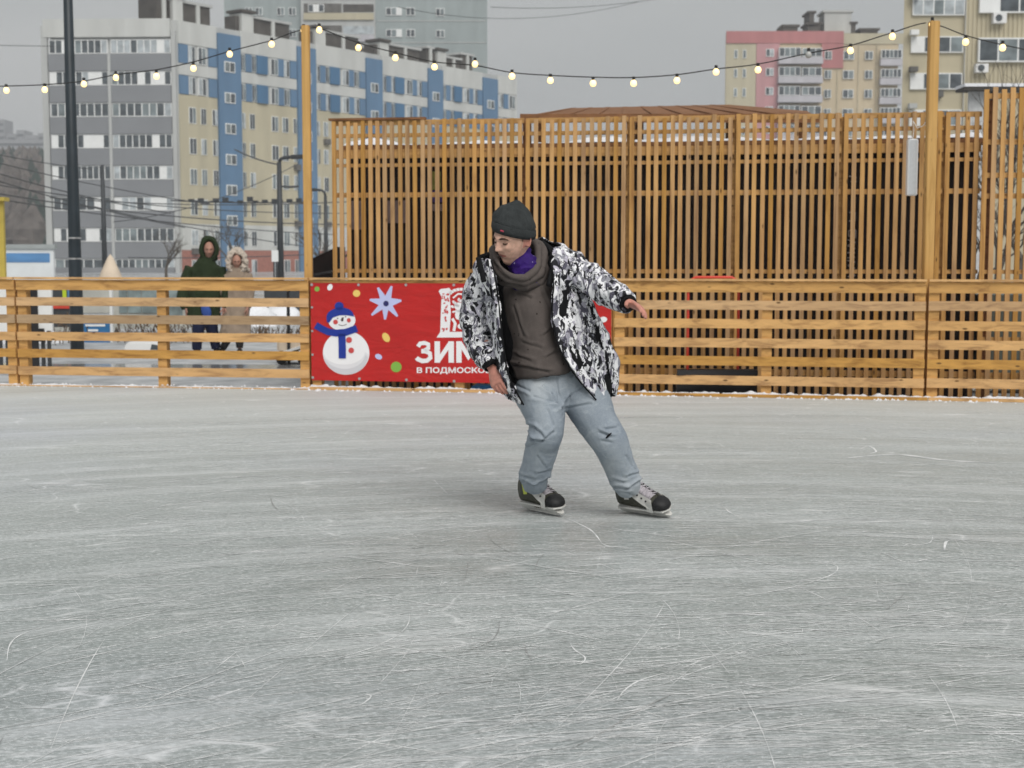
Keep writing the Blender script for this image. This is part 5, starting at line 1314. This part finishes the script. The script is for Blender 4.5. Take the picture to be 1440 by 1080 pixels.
# hands
wl = Vector(aL[-1][:3]); hand(mb, wl, (sp(908, 438, -.46) - wl), (-.45, -.25, -.85), -1, .172, (.18, .22, .25, .3), thumb_out=.75)
wr2 = Vector(aR[-1][:3]); hand(mb, wr2, (sp(701, 546, -.16) - wr2), (.5, .75, .1), 1, .18, (.35, .4, .45, .55), thumb_out=.45, thumb_curl=.5)
me = fuse(mb, 'body', .0032, 1)
Mi = Mh.inverted()
MiN = np.array(Mi)
def body_mat(c_, no):
    h = c_ @ MiN[:3, :3].T + MiN[:3, 3]
    r_ = np.zeros(len(c_))
    lip = (np.abs(h[:, 0]) < .022) & (np.abs(h[:, 2] + .065) < .0085 - np.abs(h[:, 0]) * .22) & (h[:, 1] < -.06)
    r_[lip] = 1
    Wl = np.array(wl); Wr = np.array(wr2)
    r_[(np.linalg.norm(c_ - Wl, axis=1) < .24) | (np.linalg.norm(c_ - Wr, axis=1) < .22)] = 2
    sbn = (np.abs(h[:, 0]) > .060) & (h[:, 1] > -.026 + .3 * np.abs(h[:, 2] - .03)) & (h[:, 1] < .004) & (h[:, 2] > -.004) & (h[:, 2] < .05); r_[sbn] = 3
    ear = (np.abs(h[:, 0]) > .070) & (np.abs(h[:, 2]) < .05) & (h[:, 1] > -.01); r_[ear] = 2
    return r_
assign(me, body_mat)
link_mesh('body', me, [M_skin, M_lip, M_hand, mat('cropped_hair', (.20, .115, .08), .8, .2, 90)], sk, smooth=True)
# brows and downcast eyes, drawn thicker to stand in for socket shade
mb = MB()
for sg in (-1, 1):
    mb.tube([hp(sg * .012, -.0995, .017), hp(sg * .024, -.1, .0215), hp(sg * .038, -.093, .021), hp(sg * .050, -.081, .014)], [.004, .0058, .005, .0025], 6)
mb.build('eyebrow', M_brow, sk, smooth=True)
mb = MB()
for sg in (-1, 1):
    mb.tube([hp(sg * .018, -.0855, -.003), hp(sg * .026, -.0895, -.0055), hp(sg * .034, -.0875, -.0055), hp(sg * .043, -.080, -.002)], [.002, .0042, .0042, .002], 6)
mb.build('eyelash', M_brow, sk, smooth=True)
mb = MB()
mb.tube([hp(-.018, -.094, -.0635), hp(-.007, -.0985, -.063), hp(.007, -.0985, -.063), hp(.018, -.094, -.0635)], [.0015, .0036, .0036, .0015], 6)
mb.build('mouth_opening', M_iris, sk, smooth=True)

# beanie: ribbed cuff and slouched crown
def lofted(mb, rings, cap0=True, cap1=True):
    n_ = len(rings[0]); N = len(rings); vs = [p for r_ in rings for p in r_]
    fs = [(i * n_ + k, i * n_ + (k + 1) % n_, (i + 1) * n_ + (k + 1) % n_, (i + 1) * n_ + k) for i in range(N - 1) for k in range(n_)]
    if cap0: fs.append(tuple(range(n_))[::-1])
    if cap1: fs.append(tuple((N - 1) * n_ + k for k in range(n_)))
    mb.add(vs, fs)
def hring(z, rx, ry, cy=0, cx=0, tilt=0, n_=64, rib=0, tx=-.17):
    out = []
    for k in range(n_):
        a = 2 * math.pi * k / n_; rr_ = 1 + (rib if k % 2 else 0); x = rx * math.cos(a) * rr_; y = ry * math.sin(a) * rr_
        out.append(hp(cx + x, cy + y, z + tilt * y + tx * x))
    return out
mb = MB()
lofted(mb, [hring(.026, .079, .100, .006, tilt=-.24), hring(.020, .088, .109, .006, tilt=-.24, rib=.01), hring(.036, .092, .113, .007, tilt=-.24, rib=.014), hring(.060, .091, .111, .010, tilt=-.24, rib=.014), hring(.066, .086, .105, .01, tilt=-.24), hring(.067, .07, .09, .01, tilt=-.24)])
mb.build('beanie_cuff', M_bean, sk, smooth=True)
mb = MB()
lofted(mb, [hring(.050, .083, .103, .010, tilt=-.24), hring(.070, .089, .108, .014, cx=-.001, tilt=-.22, rib=.01), hring(.092, .086, .101, .014, cx=-.007, tilt=-.14, rib=.014, tx=-.12), hring(.118, .076, .089, .016, cx=-.014, tilt=-.06, rib=.018, tx=-.06), hring(.139, .060, .069, .018, cx=-.019, tilt=.0, rib=.022, tx=0), hring(.153, .044, .050, .022, cx=-.019, tilt=.1, rib=.025, tx=0), hring(.160, .030, .034, .028, cx=-.014, tilt=.2, tx=0), hring(.161, .012, .014, .034, cx=-.008, tilt=.3, tx=0)])
me = mb.mesh('beanie_crown'); bm = bmesh.new(); bm.from_mesh(me); bmesh.ops.recalc_face_normals(bm, faces=bm.faces); bmesh.ops.subdivide_edges(bm, edges=bm.edges, cuts=1, use_grid_fill=True); bm.to_mesh(me); bm.free()
displace(me, cloth_noise(.006, (16, 16, 22), .002, 3)); link_mesh('beanie_crown', me, M_bean, sk, smooth=True)
mb = MB(); mb.tube([hp(.026, -.106, .062), hp(.040, -.100, .058)], .004, 6); mb.build('beanie_tag', mat('tag_red', (.45, .05, .09), .6, .1), sk)

# purple gaiter
mb = MB()
limb(mb, [(*hp(.006, .036, -.046), .052, .050), (*hp(.006, .034, -.080), .060, .060), (*hp(.006, .030, -.105), .066, .070), (*sp(737, 376, -.06), .078, .082), (*sp(739, 388, -.05), .088, .095), (*sp(741, 400, -.04), .085, .09)], 28, 5)
me = fuse(mb, 'neck_gaiter', .004, 2); displace(me, cloth_noise(.006, (16, 16, 30), .002, 11)); link_mesh('neck_gaiter', me, M_gait, sk, smooth=True)

# hoodie torso and draped hood
mb = MB()
limb(mb, [K(742, 388, .03, .10, .08), K(744, 399, .03, .150, .112), K(749, 430, .01, .150, .140), K(754, 470, .0, .140, .150), K(760, 503, -.01, .150, .158), K(764, 519, -.01, .156, .158), K(765, 525, -.01, .145, .148)], 36, 6)
def roll(pts, r_, n_=14):
    P = spline([tuple(sp(*p[:3])) + (p[3],) for p in pts] + [tuple(sp(*pts[0][:3])) + (pts[0][3],)], 6)[:-1]
    mb.tube([p[:3] for p in P], [p[3] * r_ for p in P], n_, closed=True)
roll([(738, 391, -.17, 1), (718, 387, -.18, 1), (703, 374, -.15, .9), (696, 358, -.07, .8), (700, 345, .02, .8), (722, 340, .09, .9), (745, 336, .07, 1), (755, 345, .01, 1.1), (757, 362, -.05, 1.2), (752, 380, -.12, 1.2)], .0130)
roll([(738, 397, -.155, 1.1), (714, 392, -.15, 1), (698, 378, -.11, .9), (692, 360, -.04, .8), (696, 347, .03, .8), (722, 345, .11, 1), (750, 340, .09, 1.1), (762, 350, .03, 1.1), (764, 366, -.02, 1.1), (758, 386, -.10, 1.2)], .0150)
roll([(740, 401, -.13, 1.3), (712, 398, -.11, 1.2), (698, 386, -.06, 1), (696, 366, .0, 1), (715, 356, .10, 1), (745, 350, .11, 1.1), (764, 358, .06, 1.1), (766, 374, .0, 1.1), (760, 392, -.07, 1.3)], .0185)
me = fuse(mb, 'hoodie', .005, 2); displace(me, cloth_noise(.009, (8, 8, 5), .002, 1)); displace(me, lambda c_, n_: crease(c_, n_, CRH)); link_mesh('hoodie', me, M_hood, sk, smooth=True)
mb = MB(); limb(mb, [K(738, 385, .05, .13, .07), K(738, 400, .05, .175, .11), K(740, 430, .05, .175, .125), K(746, 470, .04, .165, .13), K(757, 505, .03, .165, .13), K(768, 522, .02, .176, .135), K(772, 532, .02, .162, .125)], 32)
me = fuse(mb, 'undershirt', .007, 2); link_mesh('undershirt', me, M_lining, sk, smooth=True)

# jeans
mb = MB()
limb(mb, [K(762, 512, .02, .150, .115), K(768, 528, .02, .178, .135), K(776, 548, .02, .195, .145), K(784, 566, .02, .16, .13), K(788, 576, .02, .09, .10)], 32, 5)
limb(mb, [K(752, 538, .0, .11, .13), K(760, 562, -.06, .115, .12), K(767, 585, -.11, .098, .105), K(769, 604, -.14, .085, .095), K(763, 620, -.10, .084, .088), K(757, 645, -.05, .080, .086), K(751, 664, .0, .078, .082), K(751.5, 673, .03, .070, .074), K(753, 682, .05, .062, .064)], 28, 5)
limb(mb, [K(806, 538, .02, .115, .13), K(825, 562, -.02, .122, .12), K(838, 590, -.06, .102, .105), K(855, 617, -.08, .094, .095), K(865, 640, -.05, .082, .086), K(873, 660, -.02, .080, .082), K(879, 675, .0, .074, .074), K(882, 683, .02, .066, .062), K(883, 688, .03, .060, .056)], 28, 5)
me = fuse(mb, 'jeans', .0042, 4)
def jean_fn(co_, no):
    d = cloth_noise(.004, (5, 5, 9), .0012, 5)(co_, no) + crease(co_, no)
    for (px, py, dy_, r_, amp, fr, ax) in ((752, 688, 0, .05, .004, 110, 0), (885, 692, 0, .06, .004, 100, 1)):
        c_ = np.array(sp(px, py, dy_)); q = co_ - c_; w_ = np.exp(-(np.linalg.norm(q, axis=1) / r_) ** 2)
        ph_ = q[:, 2] * fr + q[:, 0] * (fr * .35 if ax else -fr * .2) + nz_arr(co_, (9, 9, 9)) * 2.5
        d = d + amp * w_ * (1.2 - 2.6 * (1 - np.abs(np.sin(ph_ * .5))) ** 2)
    return d
displace(me, jean_fn); je = link_mesh('jeans', me, M_denim, sk, smooth=True)
mb = MB(); c_ = sp(853, 610, -.185); mb.tube([c_ + Vector((-.008, 0, -.012)), c_ + Vector((.004, -.002, 0)), c_ + Vector((.02, .004, .014))], [.003, .006, .002], 8); mb.build('knee_tear', M_lining, je, smooth=True)

# jacket: open shell from explicit rings, plus sleeves
levels = [
 [(690, 366, -.13), (680, 366, -.04), (698, 352, .10), (733, 339, .16), (764, 337, .13), (788, 348, .06), (774, 368, -.09)],
 [(695, 388, -.17), (670, 378, -.03), (686, 370, .13), (738, 358, .19), (786, 354, .15), (808, 370, .02), (779, 394, -.16)],
 [(701, 432, -.20), (688, 430, -.05), (690, 430, .16), (745, 430, .20), (800, 430, .18), (826, 422, .01), (777, 440, -.18)],
 [(707, 485, -.20), (694, 485, -.05), (705, 485, .16), (755, 485, .19), (820, 485, .17), (850, 470, .02), (784, 480, -.19)],
 [(715, 528, -.20), (701, 530, -.04), (718, 530, .17), (770, 535, .20), (835, 530, .17), (866, 512, .03), (806, 522, -.18)],
 [(735, 567, -.17), (709, 552, -.02), (730, 562, .16), (780, 566, .20), (838, 562, .17), (862, 552, .03), (838, 560, -.13)]]
LV = [np.array([tuple(sp(*p)) for p in lv]).ravel() for lv in levels]
LV = spline(LV, 8)
vs = []; nr = 0
for lv in LV:
    P = spline([tuple(p) for p in lv.reshape(-1, 3)], 10); nr = len(P); vs += [tuple(p) for p in P]
fs = [(i * nr + k, i * nr + k + 1, (i + 1) * nr + k + 1, (i + 1) * nr + k) for i in range(len(LV) - 1) for k in range(nr - 1)]
me = bpy.data.meshes.new('j'); me.from_pydata(vs, [], fs); me.update()
o = bpy.data.objects.new('j', me); COL.objects.link(o)
so_ = o.modifiers.new('s', 'SOLIDIFY'); so_.thickness = .016; so_.offset = 0
dg = bpy.context.evaluated_depsgraph_get(); dg.update(); shell = bpy.data.meshes.new_from_object(o.evaluated_get(dg)); bpy.data.objects.remove(o)
mb = MB(); mb.add([tuple(v_.co) for v_ in shell.vertices], [tuple(p.vertices) for p in shell.polygons])
def sleeve(keys, hollow=.055):
    limb(mb, keys, 26, 5, cap=True)
sL = [K(776, 362, .03, .055, .07), K(800, 375, .0, .082, .084), K(824, 390, -.07, .076, .076), K(848, 405, -.17, .070, .070), K(866, 416, -.27, .062, .064), K(880, 425, -.335, .052, .057)]
sR = [K(690, 378, .03, .055, .075), K(681, 394, .03, .072, .085), K(670, 425, .05, .074, .082), K(667, 455, .06, .072, .078), K(674, 482, .01, .068, .072), K(687, 503, -.07, .058, .062), K(692, 513, -.09, .050, .054)]
sleeve(sL); sleeve(sR)
me = fuse(mb, 'jacket', .005, 2)
def jk_fn(co_, no):
    d = cloth_noise(.014, (9, 9, 6), .005, 2)(co_, no)
    for (px, py, dy_, r_, amp, fr) in ((668, 455, .05, .12, .009, 70), (850, 408, -.18, .12, .008, 75), (812, 405, -.05, .10, .008, 60)):
        c_ = np.array(sp(px, py, dy_)); q = co_ - c_; w_ = np.exp(-(np.linalg.norm(q, axis=1) / r_) ** 2)
        d = d + amp * w_ * np.sin(q[:, 2] * fr * .7 + q[:, 0] * fr * (.7 if px > 700 else .1) + nz_arr(co_, (9, 9, 9), 4) * 2.5)
    return d
displace(me, jk_fn); displace(me, lambda c_, n_: crease(c_, n_, CRJ))
ax0 = np.array(sp(740, 380, .0)); ax1 = np.array(sp(785, 560, .0)); axd = (ax1 - ax0)
cuL = np.array(sp(880, 426, -.335)); dL = np.array(sp(880, 426, -.335) - sp(862, 416, -.25)); dL /= np.linalg.norm(dL)
cuR = np.array(sp(693, 513, -.09)); dR = np.array(sp(693, 513, -.09) - sp(688, 500, -.05)); dR /= np.linalg.norm(dR)
def jk_mat(c_, no):
    t_ = np.clip(((c_ - ax0) @ axd) / (axd @ axd), -.1, 1.1); cc = ax0 + t_[:, None] * axd; r_ = c_ - cc; rl = np.linalg.norm(r_, axis=1); dt = np.einsum('ij,ij->i', r_, no) / rl
    ins = (dt < -.15)
    armL = (c_[:, 0] > sp(800, 0, 0).x) & (c_[:, 1] < 7.22) & (c_[:, 2] > sp(0, 440, -.1).z); armR = np.zeros(len(c_), bool)
    out = ins & ~armL
    for cu, dd in ((cuL, dL), (cuR, dR)):
        q = c_ - cu; near = (np.linalg.norm(q, axis=1) < .085)
        out = np.where(near, (q @ dd > .006), out) 
    # keep the outside of the right sleeve patterned
    sx_ = c_[:, 0] < sp(697, 0, 0).x
    rq_ = np.abs(c_[:, 2] - sp(0, 450, 0).z) < .25
    out = np.where(sx_ & rq_ & (dt < 0) & (np.linalg.norm(c_ - cuR, axis=1) > .085) & (c_[:, 0] < sp(690, 0, 0).x), 0, out)
    return out.astype(int)
assign(me, jk_mat); jk = link_mesh('jacket', me, [M_camo, M_lining], sk, smooth=True)
# black stand collar and hood edge, zip strip, pocket slit, cuffs
mb = MB()
P = [sp(771, 402, -.16), sp(777, 387, -.13), sp(781, 370, -.04), sp(776, 353, .05), sp(762, 341, .10)]
limb(mb, [(*P[0], .016, .01), (*P[1], .028, .012), (*P[2], .034, .012), (*P[3], .028, .012), (*P[4], .016, .01)], 14, 5, ref=(.6, -.5, .5))
P = [sp(673, 362, -.11), sp(677, 378, -.145), sp(681, 396, -.165)]
limb(mb, [(*p, .013, .007) for p in P], 12, 5)
P = [sp(688, 357, -.10), sp(676, 361, -.08)]
limb(mb, [(*p, .010, .008) for p in P], 12, 3)
mb.build('collar', M_lining, jk, smooth=True)
mb = MB()
a = [sp(840, 458, -.06), sp(838, 475, -.05), sp(834, 492, -.06)]
limb(mb, [(*a[0], .004, .004), (*a[1], .014, .006), (*a[2], .003, .004)], 10, 4); mb.build('pocket', M_lining, jk, smooth=True)
mb = MB()
limb(mb, [K(876, 423, -.32, .044, .048), K(882, 427, -.342, .046, .049), K(883, 428, -.347, .038, .040)], 20, 3)
limb(mb, [K(690, 507, -.08, .042, .045), K(693, 515, -.097, .043, .045), K(693, 516, -.10, .034, .036)], 20, 3)
mb.build('cuff', M_lining, jk, smooth=True)

mb = MB()
for idx in (0, 6):
    P = spline([tuple(sp(*lv[idx])) for lv in levels], 6); mb.tube([Vector(q) + Vector((.004 if idx == 0 else -.004, -.009, 0)) for q in P], .0042, 6)
mb.build('zip', M_lining, jk, smooth=True)

# ---------------------------------------------------------------- hockey skates
M_sb = mat('skate_black', (.010, .010, .011), .6, .15, 20); M_sol = mat('skate_olive', (.045, .045, .03), .5, .15, 20); M_sw = mat('skate_white', (.62, .61, .58), .4, .08, 20); M_lime = mat('skate_lime', (.55, .62, .08), .5, .1)
M_lace = mat('lace_grey', (.42, .39, .42), .8, .2, 40); M_steel = mat('skate_steel', (.55, .55, .56), .25, .05, metal=1)
def skate(toe, ang, roll_, name_lime):
    fd = Vector((math.cos(ang), math.sin(ang), 0)); sd = Vector((-math.sin(ang), math.cos(ang), 0))
    Mr = Matrix.Rotation(roll_, 4, fd)
    def S(x, y, z):
        z = z * .74 if z < .068 else .0503 + (z - .068) * 1.02
        return toe + Mr @ (fd * (x * 1.05 - .15) + sd * y * 1.08 + Vector((0, 0, z)))
    r_ = empty('skate', tuple(toe)); r_.parent = sk; r_.location = Vector(toe) - sk.location
    mb = MB(lambda x, y, z: S(x, y, z)); pr = [(-.13, .012), (-.115, .003), (-.06, .0005), (.06, .0005), (.12, .004), (.142, .014), (.142, .022), (-.13, .022)]
    mb.prism([(x, -.002, z) for x, z in pr], (0, .004, 0)); mb.build('blade', M_steel, r_)
    mb = MB(lambda x, y, z: S(x, y, z))
    pr = [(-.138, .016), (-.10, .011), (.0, .012), (.10, .012), (.146, .020), (.152, .032), (.135, .040), (.115, .050), (.10, .066), (.03, .066), (.01, .045), (-.02, .040), (-.045, .048), (-.06, .066), (-.13, .068), (-.15, .045)]
    n_ = len(pr)
    vs = []
    for yv, k_ in ((-.017, 1), (.017, 1)): vs += [(x, yv * (.45 if z < .035 else 1.15), z) for x, z in pr]
    fs = [tuple(range(n_))[::-1], tuple(range(n_, 2 * n_))] + [(i, (i + 1) % n_, n_ + (i + 1) % n_, n_ + i) for i in range(n_)]
    mb.add(vs, fs); mb.build('blade_holder', M_sw, r_)
    # boot: side shell
    def ringx(x, hw, z0, z1, n2=18, sq=1.0):
        zc_ = (z0 + z1) / 2; hh = (z1 - z0) / 2
        return [S(x, hw * math.copysign(abs(math.cos(a)) ** sq, math.cos(a)), zc_ + hh * math.copysign(abs(math.sin(a)) ** sq, math.sin(a))) for a in [2 * math.pi * k / n2 for k in range(n2)]]
    mb = MB(); lofted(mb, [ringx(-.150, .012, .085, .15), ringx(-.142, .030, .070, .19, sq=.8), ringx(-.11, .038, .067, .215, sq=.8), ringx(-.07, .042, .067, .215, sq=.8), ringx(-.045, .043, .067, .195, sq=.8), ringx(-.01, .043, .067, .165, sq=.8), ringx(.04, .045, .067, .140, sq=.8), ringx(.08, .046, .067, .125, sq=.85), ringx(.10, .044, .068, .118)])
    mb.build('boot', M_sol, r_, smooth=True)
    mb = MB(); lofted(mb, [ringx(.078, .046, .067, .124, sq=.85), ringx(.082, .0495, .066, .130, sq=.85), ringx(.095, .051, .065, .132, sq=.85), ringx(.120, .045, .066, .122, sq=.9), ringx(.138, .031, .070, .108), ringx(.145, .012, .078, .095)])
    mb.build('toe_cap', M_sb, r_, smooth=True)
    mb = MB(lambda x, y, z: S(x, y, z))
    mb.prism([(-.13, -.044, .066), (.13, -.040, .066), (.150, 0, .066), (.13, .040, .066), (-.13, .040, .066), (-.148, 0, .066)], (0, 0, .008))
    for sg in (-1, 1):      # white eyelet facing down both sides of the throat
        pts = [(-.055, .030, .200), (-.02, .033, .172), (.02, .035, .152), (.076, .038, .128)]
        lw = [(-.055, .0455, .165), (-.02, .0475, .134), (.02, .0495, .108), (.076, .0515, .080)]
        hi_ = [(x, sg * y, z + .004) for x, y, z in pts]; lo_ = [(x, sg * y, z) for x, y, z in lw]
        mb.add(hi_ + lo_ + [(x, y * .9, z - .01) for x, y, z in hi_], [(i, i + 1, 5 + i, 4 + i) for i in range(3)])
        mb.add([(.045, sg * .0470, .068), (.084, sg * .0525, .066), (.084, sg * .0525, .118), (.045, sg * .0480, .126)], [(0, 1, 2, 3)])
    mb.build('white_trim', M_sw, r_)
    mb = MB(); 
    for k_ in range(7):
        x = -.05 + k_ * .0175; z = .206 - k_ * .0112
        mb.tube([S(x - .004, -.034, z - .002), S(x, 0, z + .010), S(x + .006, .034, z - .002)], .0036, 6); mb.tube([S(x + .006, -.034, z - .006), S(x + .002, 0, z + .008), S(x - .004, .034, z - .002)], .003, 6)
    q = S(-.055, 0, .222); mb.tube([q, q + Vector((.03, -.03, .025)), q + Vector((.06, -.03, .0))], .003, 5); mb.tube([q, q + Vector((.0, -.05, .02)), q + Vector((.035, -.06, -.01))], .003, 5)
    mb.build('laces', M_lace, r_, smooth=True)
    mb = MB()
    for k_ in range(5):
        x = -.04 + k_ * .022; z = .184 - k_ * .0145
        for sg in (-1, 1): c_ = S(x, sg * .0455, z); mb.tube([c_, c_ + sd * sg * .003], .005, 8)
    mb.build('eyelet', M_sb, r_)
    mb = MB(lambda x, y, z: S(x, y, z))
    mb.add([(-.088, -.0455, .172), (-.058, -.0470, .176), (-.050, -.0475, .125), (-.080, -.0460, .12)], [(0, 1, 2, 3)]); mb.build('side_emblem', M_lime if name_lime else M_sw, r_)
    mb = MB(); lofted(mb, [ringx(-.06, .028, .12, .215), ringx(-.03, .030, .12, .198), ringx(.02, .030, .11, .168), ringx(.06, .03, .1, .14)]); mb.build('tongue', M_lace, r_, smooth=True)
skate(Vector((at(790, 727, 7.29).x, 7.29, .0005)), R(-50), R(7), True)
skate(Vector((at(941, 729, 7.26).x, 7.26, .0005)), R(-40), R(19), False)
sk.location.y -= .075
# ================================================================ couple walking behind the fence
def K2(px, py, dy, rs_, rf_=None): return K(px, py, dy, rs_, rf_, 20.7)
M_green = cloth('dark_green_parka', (.022, .034, .014), .25, 6, 120, .2); M_navy = cloth('navy_jeans', (.012, .016, .045), .3, 6, 120, .2)
M_beige = cloth('beige_coat', (.30, .235, .18), .2, 8, 120, .3); M_fur = cloth('cream_fur', (.52, .45, .38), .3, 40, 90, .8); M_boot = mat('dark_boots', (.012, .011, .012), .6, .1); M_blu = mat('bright_blue_cloth', (.03, .08, .32), .8, .2)
M_shaded_skin = mat('hood_shaded_skin', (.40, .21, .155), .55, .15, 20)  # walkers' skin, with the shade of the hoods put into its colour
def face_ball(mb, px, py, r_):
    c_ = sp(px, py, -.04, 20.7); Mx = Matrix.Translation(c_) @ Matrix.Rotation(R(12), 4, 'Z') @ Matrix.Rotation(R(8), 4, 'X'); head_mesh(mb, Mx, r_, False); return Mx
m1 = empty('person', (at(288, 497, 20.7).x, 20.7, GZ), 'man in a dark green hooded parka walking behind the open fence', 'person')
mb = MB(); Mx1 = face_ball(mb, 294, 351, .95)
limb(mb, [K2(293, 358, 0, .055), K2(291, 372, .02, .07), K2(290, 385, .02, .17, .11), K2(289, 430, .02, .16, .11), K2(288, 445, .02, .15, .11)], 16)
limb(mb, [K2(283, 440, .0, .085), K2(279, 465, -.06, .065), K2(277, 486, .02, .05), K2(277, 492, .02, .045), ], 12); limb(mb, [K2(294, 440, .0, .085), K2(298, 465, .06, .065), K2(302, 484, .15, .05), K2(304, 491, .16, .045)], 12)
for x0, x1, x2 in ((268, 260, 262), (310, 317, 314)):
    limb(mb, [K2(x0, 378, 0, .05), K2(x1, 405, .02, .045), K2(x2, 432, -.06, .035)], 10)
    w_ = sp(x2, 432, -.06, 20.7); hand(mb, w_, (0, -.1, -1), (1 if x0 < 290 else -1, 0, 0), 1 if x0 < 290 else -1, .18)
me = fuse(mb, 'body', .009, 1); link_mesh('body', me, M_shaded_skin, m1, smooth=True)
mb = MB(); limb(mb, [K2(292, 362, .02, .09, .09), K2(291, 368, .02, .13, .11), K2(290, 376, .02, .20, .13), K2(289, 400, .02, .235, .15), K2(287, 430, .02, .25, .16), K2(286, 447, .02, .26, .165)], 24)
limb(mb, [K2(268, 376, .02, .08), K2(261, 400, .02, .085), K2(257, 420, -.03, .075), K2(261, 434, -.06, .055)], 14); limb(mb, [K2(311, 376, .02, .08), K2(317, 400, .02, .085), K2(319, 420, -.03, .075), K2(315, 434, -.06, .055)], 14)
me = fuse(mb, 'parka', .012, 2); displace(me, cloth_noise(.02, (6, 6, 4), .005, 3)); link_mesh('parka', me, M_green, m1, smooth=True)
mb = MB(); P = [(sp(294 + 11.5 * math.cos(a), 351 - 15 * math.sin(a), -.06 + .05 * (1 - abs(math.cos(a))), 20.7)) for a in [2 * math.pi * k / 16 for k in range(16)]]
mb.tube(P, .032, 10, closed=True); c_ = sp(293, 348, .06, 20.7)
limb(mb, [(c_.x, c_.y + .02, c_.z + .17, .03, .03), (c_.x, c_.y + .02, c_.z + .14, .09, .085), (c_.x, c_.y + .03, c_.z + .05, .125, .11), (c_.x, c_.y + .03, c_.z - .08, .12, .11), (c_.x, c_.y + .0, c_.z - .17, .14, .12)], 18)
me = fuse(mb, 'hood', .010, 2); link_mesh('hood', me, M_green, m1, smooth=True)
mb = MB(); limb(mb, [K2(283, 438, .0, .12, .12), K2(279, 462, -.06, .09), K2(277, 482, .0, .075), K2(277, 491, .02, .07)], 14); limb(mb, [K2(294, 438, .0, .12, .12), K2(298, 462, .06, .09), K2(302, 480, .14, .075), K2(304, 490, .16, .07)], 14)
me = fuse(mb, 'jeans', .010, 2); link_mesh('jeans', me, M_navy, m1, smooth=True)
mb = MB(); limb(mb, [K2(287, 428, -.17, .05, .03), K2(290, 438, -.18, .07, .03), K2(292, 445, -.17, .05, .03)], 10); mb.build('blue_shirt_hem', M_blu, m1, smooth=True)
for x, d_ in ((277, 0), (305, .16)):
    mb = MB(); p = sp(x, 493, d_, 20.7); limb(mb, [(p.x, p.y + .10, GZ + .05, .04, .045), (p.x, p.y, GZ + .06, .05, .055), (p.x + .02, p.y - .12, GZ + .035, .045, .03), (p.x + .03, p.y - .18, GZ + .03, .03, .02)], 12, ref=(0, 0, 1)); mb.build('shoe', M_boot, m1, smooth=True)
m2 = empty('person', (at(334, 497, 20.7).x, 20.7, GZ), 'woman in a beige coat with a fluffy cream hood walking behind the fence', 'person')
mb = MB(); Mx2 = face_ball(mb, 333, 368, .85)
limb(mb, [K2(333, 374, 0, .05), K2(333, 384, .02, .06), K2(334, 395, .02, .15, .1), K2(333, 430, .02, .13, .1), K2(332, 455, .02, .14, .1)], 16)
limb(mb, [K2(328, 450, .0, .075), K2(322, 472, .05, .055), K2(314, 490, .15, .04)], 12); limb(mb, [K2(336, 450, .0, .075), K2(337, 472, -.04, .055), K2(337, 490, -.05, .04)], 12)
for x0, x1, x2 in ((319, 314, 317), (347, 352, 348)):
    limb(mb, [K2(x0, 388, 0, .045), K2(x1, 410, .02, .04), K2(x2, 432, -.06, .03)], 10); w_ = sp(x2, 432, -.06, 20.7); hand(mb, w_, (0, -.1, -1), (1 if x0 < 333 else -1, 0, 0), 1 if x0 < 333 else -1, .16)
me = fuse(mb, 'body', .009, 1); link_mesh('body', me, M_shaded_skin, m2, smooth=True)
mb = MB(); limb(mb, [K2(333, 376, .02, .10, .09), K2(333, 388, .02, .175, .12), K2(333, 410, .02, .185, .13), K2(332, 440, .02, .20, .15), K2(331, 470, .02, .22, .17)], 24)
limb(mb, [K2(319, 386, .02, .07), K2(315, 408, .02, .07), K2(317, 432, -.05, .05)], 12); limb(mb, [K2(347, 386, .02, .07), K2(351, 408, .02, .07), K2(348, 432, -.05, .05)], 12)
me = fuse(mb, 'coat', .011, 2); displace(me, cloth_noise(.018, (6, 6, 4), .005, 6)); link_mesh('coat', me, M_beige, m2, smooth=True)
mb = MB(); P = [(sp(333 + 12 * math.cos(a), 368 - 14.5 * math.sin(a), -.05 + .04 * (1 - abs(math.cos(a))), 20.7)) for a in [2 * math.pi * k / 16 for k in range(16)]]
mb.tube(P, .036, 10, closed=True); c_ = sp(333, 366, .06, 20.7)
limb(mb, [(c_.x - .02, c_.y + .02, c_.z + .18, .02, .02), (c_.x - .01, c_.y + .02, c_.z + .14, .08, .08), (c_.x, c_.y + .03, c_.z + .05, .12, .11), (c_.x, c_.y + .03, c_.z - .10, .13, .12), (c_.x + .02, c_.y + .0, c_.z - .19, .17, .14)], 18)
me = fuse(mb, 'fur_hood', .010, 1); displace(me, cloth_noise(.03, (20, 20, 20), .012, 6)); link_mesh('fur_hood', me, M_fur, m2, smooth=True)
mb = MB(); limb(mb, [K2(328, 455, .0, .09), K2(322, 472, .05, .07), K2(314, 489, .14, .05)], 12); limb(mb, [K2(336, 455, .0, .09), K2(337, 472, -.04, .07), K2(337, 489, -.05, .05)], 12); mb.build('trousers', M_boot, m2, smooth=True)
for x, d_ in ((312, .16), (337, -.05)):
    mb = MB(); p = sp(x, 493, d_, 20.7); limb(mb, [(p.x, p.y + .08, GZ + .05, .035, .045), (p.x, p.y, GZ + .06, .042, .055), (p.x - .01, p.y - .11, GZ + .03, .038, .026), (p.x - .01, p.y - .15, GZ + .025, .025, .018)], 12, ref=(0, 0, 1)); mb.build('boot', M_boot, m2, smooth=True)
for Mx, m_, s_ in ((Mx1, m1, .95), (Mx2, m2, .85)):
    mb = MB()
    for sg in (-1, 1): mb.tube([Mx @ (Vector((sg * .016, -.099, .019)) * s_), Mx @ (Vector((sg * .045, -.090, .019)) * s_)], .005, 6)
    mb.build('eyebrow', M_brow, m_)
